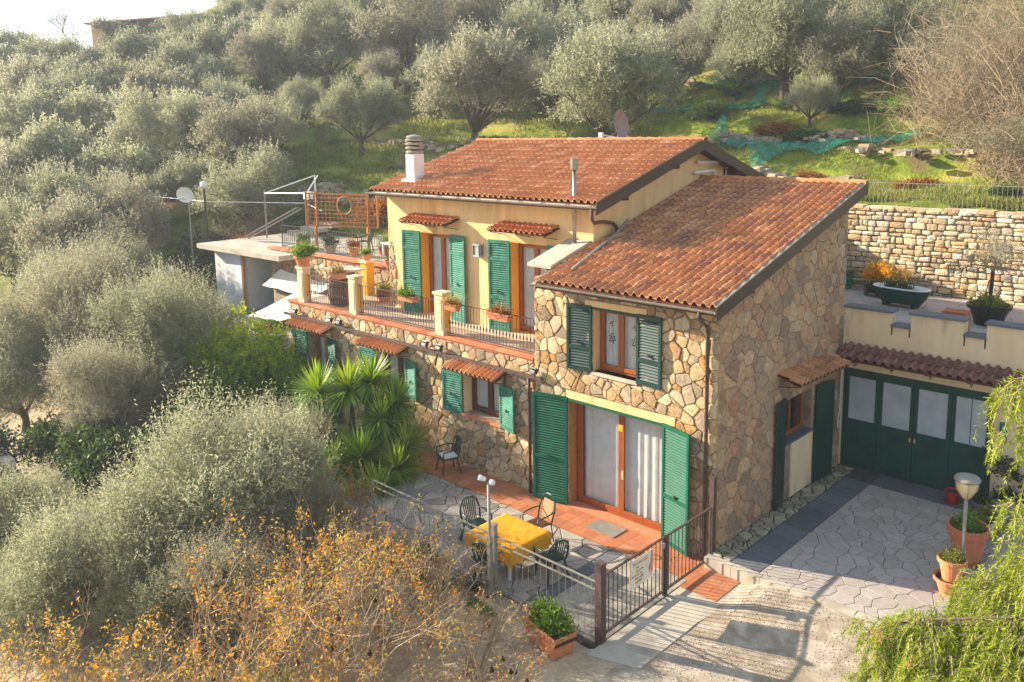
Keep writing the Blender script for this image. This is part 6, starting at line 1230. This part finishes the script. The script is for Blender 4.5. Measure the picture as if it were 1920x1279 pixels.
# hedge bushes between trees at left, ivy
IV = thing('ivy_clad_wall', 'old garden wall smothered in grey-green ivy at the left edge', 'wall', (-17.6, -8.6, -1.5)); B('wall', 'paleconc', IV, (-19.4, -17.0, -8.6, -8.3, -3, -.1)); r = np.random.RandomState(84)
cl = np.array([(-17.9+r.uniform(-1.6, 1.1), -8.7+r.uniform(-.4, .4), -1.2+r.uniform(-.8, 1.4), .5) for _ in range(26)]); P, D_, T = sprigs(r, cl, 2600, 8, .25, up=-.1); P -= np.array(IV.location); addobj('ivy', leafmesh('ivy', P, D_, .09, .06, T, 'ivy', r), IV)
for c, s, m, lb in (((-16.2, -6.0, -1.0), 1.5, 2, 'dark rounded thicket behind the foreground olive at left'), ((-14.3, -4.6, -.6), 1.3, 0, 'dark shaded bush behind the foreground olives'), ((-18.6, -6.4, -.9), 1.2, 0, 'dark bush beside the ivy wall')):
    b_ = addobj('bush', bm[m], None, c); b_.scale = (s, s, s); tag(b_, lb, 'bush')
# ---------------------------------------------------------------- foreground autumn shrubs
def autumn(name, lb, base, top, spread, n_main, seed, leaves, fruits=0, m='autumn', Lf=.06, dens=.5, cat='shrub'):
    r = random.Random(seed); rr = np.random.RandomState(seed); t = thing(name, lb, cat, base); mb = MB(); tips = []
    def br(p, d, L, th, dep):
        pts = [p]; q = p; n_ = 4
        for i in range(n_): d = (d+Vector((r.gauss(0, .16), r.gauss(0, .16), r.gauss(.02, .1)))).normalized(); q = q+d*L/n_; pts.append(q)
        mb.tube(pts, [th*(1-.14*i) for i in range(n_+1)], 5 if th > .015 else 3, tint=r.random(), cap=False)
        for i in range(1, n_+1):
            if dep <= 2: tips.append((pts[i], d, dep))
        if dep:
            for k in range(3 if dep > 1 else 4): i = r.choice((2, 3, 4)); br(pts[i], (d+Vector((r.gauss(0, .65), r.gauss(0, .65), r.gauss(.15, .4)))).normalized(), L*r.uniform(.5, .75), th*.55, dep-1)
    for k in range(n_main):
        a = 2*math.pi*k/n_main+r.uniform(-.4, .4); br(Vector(base), Vector((math.cos(a)*spread, math.sin(a)*spread, 1)).normalized(), top*.45, .034, 4)
    mb.build('branches', 'twig', t)
    P = np.array([tuple(p) for p, d, k in tips]); nc_ = max(8, leaves//11); cs_ = rr.choice(len(P), nc_); ct_ = rr.uniform(size=nc_); wh = rr.randint(nc_, size=leaves); Pb = P[cs_[wh]]+rr.normal(size=(leaves, 3))*[.05, .05, .09]; D_ = unit(rr.normal(size=(leaves, 3))+[0, 0, .3]); P0 = Pb-np.array(base)
    addobj('leaves', leafmesh('leaves', P0, D_, Lf*rr.uniform(.6, 1.4, leaves), Lf*.5, np.clip(ct_[wh]+rr.normal(size=leaves)*.12, 0, 1), m, rr), t)
    for k in range(fruits):
        p = Vector(P[rr.randint(len(P))]); mb2 = MB(); s = r.uniform(.03, .045); mb2.lathe([(.002, -s), (s*.8, -s*.6), (s, 0), (s*.7, s*.7), (s*.3, s*.8), (s*.45, s*1.3)], tuple(p), 8); mb2.build('fruit', 'fruit', t, smooth=True)
    return t
autumn('autumn_shrub', 'twiggy shrub with orange-yellow autumn leaves at the bottom centre-left', (-1.7, -8.2, -1.4), 4.5, .30, 8, 1, 3200, 8)
autumn('autumn_shrub', 'low orange-leaved shrub in the bottom left corner', (-3.6, -11.2, -1.6), 3.9, .42, 9, 2, 4200, 5)
autumn('autumn_shrub', 'orange and green shrub at the bottom left of centre', (-2.7, -9.6, -1.5), 3.8, .38, 8, 3, 3400, 6, Lf=.065)
autumn('pomegranate_shrub', 'nearly bare pomegranate branches with dark dried fruits over the pale ground', (.6, -7.4, -.8), 2.7, .55, 7, 4, 900, 16)
autumn('autumn_shrub', 'thin orange shrub between the foreground olive and the patio corner', (-3.6, -6.6, -1.0), 3.1, .32, 6, 5, 2600, 3)
autumn('autumn_shrub', 'tall twiggy orange shrub rising in front of the left end of the patio railing', (-3.4, -6.0, -.9), 3.0, .35, 7, 15, 1900, 4)
autumn('bare_shrub', 'nearly leafless grey twigs standing before the patio table', (-2.7, -5.5, -.7), 2.5, .3, 6, 16, 500, 3)
autumn('autumn_shrub', 'tall yellow-leaved shrub against the largest foreground olive', (-4.2, -8.0, -1.3), 3.7, .3, 8, 17, 2000, 3)
autumn('bare_shrub', 'bare reddish twigs spreading over the pale ground left of the big planter', (-1.0, -5.9, -.6), 1.9, .6, 6, 18, 420, 5)
autumn('climbing_shrub', 'small orange-leaved shrub beside the yuccas at the patio corner', (-6.9, -4.3, -.6), 1.9, .4, 6, 6, 1500, 0, 'autumn', .06)
autumn('green_shrub', 'bright green leafy shrub low at the bottom, left of centre', (-2.0, -9.2, -1.4), 2.0, .35, 6, 7, 2400, 0, 'potgreen', .08)
b_ = addobj('bush', bush_mesh(90, 'olive', 1., 900, .09, .04), None, (-5.0, -4.5, -.6)); b_.scale = (.8, .35, .9); tag(b_, 'trailing green and yellow plant spilling over the patio edge wall', 'bush')
for x, s, lb in ((-3.9, .35, 'larger green weed tuft at the foot of the patio edge wall'), (-2.4, .28, 'smaller green weed tuft nearer the big planter')): b_ = addobj('weed', bm[3], None, (x, -4.5, gh(x, -4.5))); b_.scale = (s*1.3, s*.6, s*.5); tag(b_, lb, 'plant', 'weeds at the foot of the patio wall')
# ---------------------------------------------------------------- pepper tree
PP = thing('pepper_tree', 'drooping bright yellow-green pepper tree at the lower right', 'pepper tree', (7.6, -3.4, -.24)); r = np.random.RandomState(91); rr_ = random.Random(91)
cl = [(5.6, -3.9, 2.0, .75), (6.2, -3.2, 2.5, .8), (5.05, -4.4, 1.7, .42), (5.9, -4.7, 1.8, .8), (6.6, -4.0, 2.3, .9), (5.35, -4.1, 2.35, .4), (6.35, -2.6, 2.9, .5), (4.85, -4.15, 2.2, .25), (6.9, -3.0, 3.0, .8), (5.5, -4.9, 1.2, .7), (6.6, -5.2, 1.6, .9)]
hi = [(5.95, -3.0, 4.75, .3), (6.3, -2.75, 4.4, .35), (5.88, -3.05, 5.3, .22), (6.1, -3.1, 5.45, .2), (6.2, -2.9, 3.6, .3), (6.45, -2.9, 5.0, .35), (6.05, -3.0, 3.85, .22)]
mb = MB(); mb.tube([(7.6, -3.4, -.4), (7.5, -3.3, 1.5), (7.3, -3.2, 3.2), (7.1, -3.1, 5.2)], [.22, .18, .13, .06], 8)
for c in cl+hi: a = Vector((7.35, -3.25, min(5, c[2]+.4))); e_ = Vector(c[:3])+Vector((0, 0, c[3]*.5)); mb.tube([a, a.lerp(e_, .5)+Vector((0, 0, .15)), e_], [.05, .03, .012], 6)
mb.build('trunk', 'bark', PP, smooth=True)
BP, BD, BT = [], [], []
stm = MB()
for c, k in [(c, int(230*c[3]**2/.5)+24) for c in cl]+[(c, 20) for c in hi]:
    for _ in range(k):
        d = unit(r.normal(size=3)); d[2] = abs(d[2])*.8; p = np.array(c[:3])+d*c[3]*r.uniform(.5, 1.); h_ = np.array([d[0], d[1], 0])*.4+r.normal(size=3)*.15; L = r.uniform(.25, .6); tt = r.uniform(.1, .9); N_ = 11; q = p.copy(); v = h_+np.array([0, 0, .15]); pts = [p]
        for i in range(N_):
            v = v+np.array([0, 0, -.22]); q = q+unit(v)*L/N_; pts.append(q)
            sd = unit(np.cross(unit(v), r.normal(size=3)))
            for s in (-1, 1, .3): BP.append(q); BD.append(unit(unit(v)*.75+sd*s*.8+r.normal(size=3)*.15)); BT.append(np.clip(tt+r.uniform(-.12, .12), 0, 1))
        stm.tube([tuple(x) for x in pts[::5]], [.005]*len(pts[::5]), 3, cap=False)
BP = np.array(BP)-np.array(PP.location); BD = np.array(BD); addobj('foliage', leafmesh('foliage', BP, BD, .075*r.uniform(.7, 1.3, len(BP)), .014, np.array(BT), 'pepper', r), PP); stm.build('stems', 'twig', PP)
for k in range(26):
    c = cl[rr_.randrange(len(cl))]; p = (c[0]+rr_.gauss(0, c[3]*.5), c[1]+rr_.gauss(0, c[3]*.5)-.2, c[2]+rr_.gauss(0, .2)); mb = MB()
    for i in range(10): mb.lathe([(.001, -.012), (.011, 0), (.001, .012)], (p[0]+rr_.gauss(0, .02), p[1]+rr_.gauss(0, .02), p[2]-i*.014), 5)
    mb.build('berry_cluster', 'berry', PP)
flush_pieces()
# tell the many trees and bushes apart by where they stand
def pix(o):
    v = Vector(o.location)+Vector((0, 0, 2))-CAM; f_ = v.dot(F); return 997.3+1553.9*v.dot(Rr)/f_, 479.05-1553.9*v.dot(Ur)/f_
ZC = [(140, 'at the left edge'), (300, 'below the hilltop shed'), (430, 'above the globe lamp'), (560, 'above the pergola poles'), (700, 'above the lattice screen'), (860, 'above the chimney'), (1040, 'above the main roof'), (1240, 'above the satellite dish'), (1480, 'above the right roof ridge'), (1700, 'above the green nets'), (9999, 'by the bare thicket')]
ZR = [(10, 'at slope top'), (50, 'near slope top'), (100, 'on upper terraces'), (170, 'on middle terraces'), (250, 'on lower terraces'), (340, 'low on slope'), (9999, 'at slope foot')]
zones = {}
for o in list(bpy.data.objects):
    if o.get('group') and (o.name.startswith('olive_tree') or (o.name.startswith('bush') and 'hill' in o['group'])):
        x, y = pix(o); zones.setdefault((o['label'], next(b_ for a, b_ in ZC if x < a), next(b_ for a, b_ in ZR if y < a)), []).append((x, o))
short = {'hazy grey-green olive tree on the far upper slope at the left': 'hazy olive tree', 'grey-green olive tree in the dense grove at the left': 'grey-green olive tree', 'olive tree on the steep terraces above the green nets': 'olive tree on steep terraces', 'olive tree on the terraced hill behind the farmhouse': 'olive tree', 'dark green bush growing among the olive terraces': 'dark green bush', 'brown dry bush growing among the olive terraces': 'brown dry bush', 'fresh green bush growing among the olive terraces': 'fresh green bush'}
ORD = ['leftmost', 'second from left', 'third from left', 'fourth from left', 'fifth from left', 'sixth from left', 'seventh from left', 'eighth from left', 'ninth from left', 'tenth from left', 'eleventh from left', 'twelfth from left', 'thirteenth from left']
for (lb, zc, zr), L in zones.items():
    L.sort(key=lambda e: e[0]); k = len(L)
    for i, (x, o) in enumerate(L): o['label'] = short[lb]+' '+zr+' '+zc+('' if k == 1 else ', '+('rightmost' if i == k-1 else ORD[min(i, 12)]))
# ---------------------------------------------------------------- air
hz = bpy.data.materials.new('haze'); hz.use_nodes = True; n = hz.node_tree.nodes; n.remove(n['Principled BSDF']); v = n.new('ShaderNodeVolumePrincipled'); v.inputs['Density'].default_value = .0009; v.inputs['Color'].default_value = (.86, .93, 1, 1); v.inputs['Anisotropy'].default_value = .2
hz.node_tree.links.new(v.outputs[0], n['Material Output'].inputs['Volume'])
mb = MB(); mb.box(-905, 905, -905, 905, -13, 46); o = mb.build('haze', hz, None); o['kind'] = 'stuff'
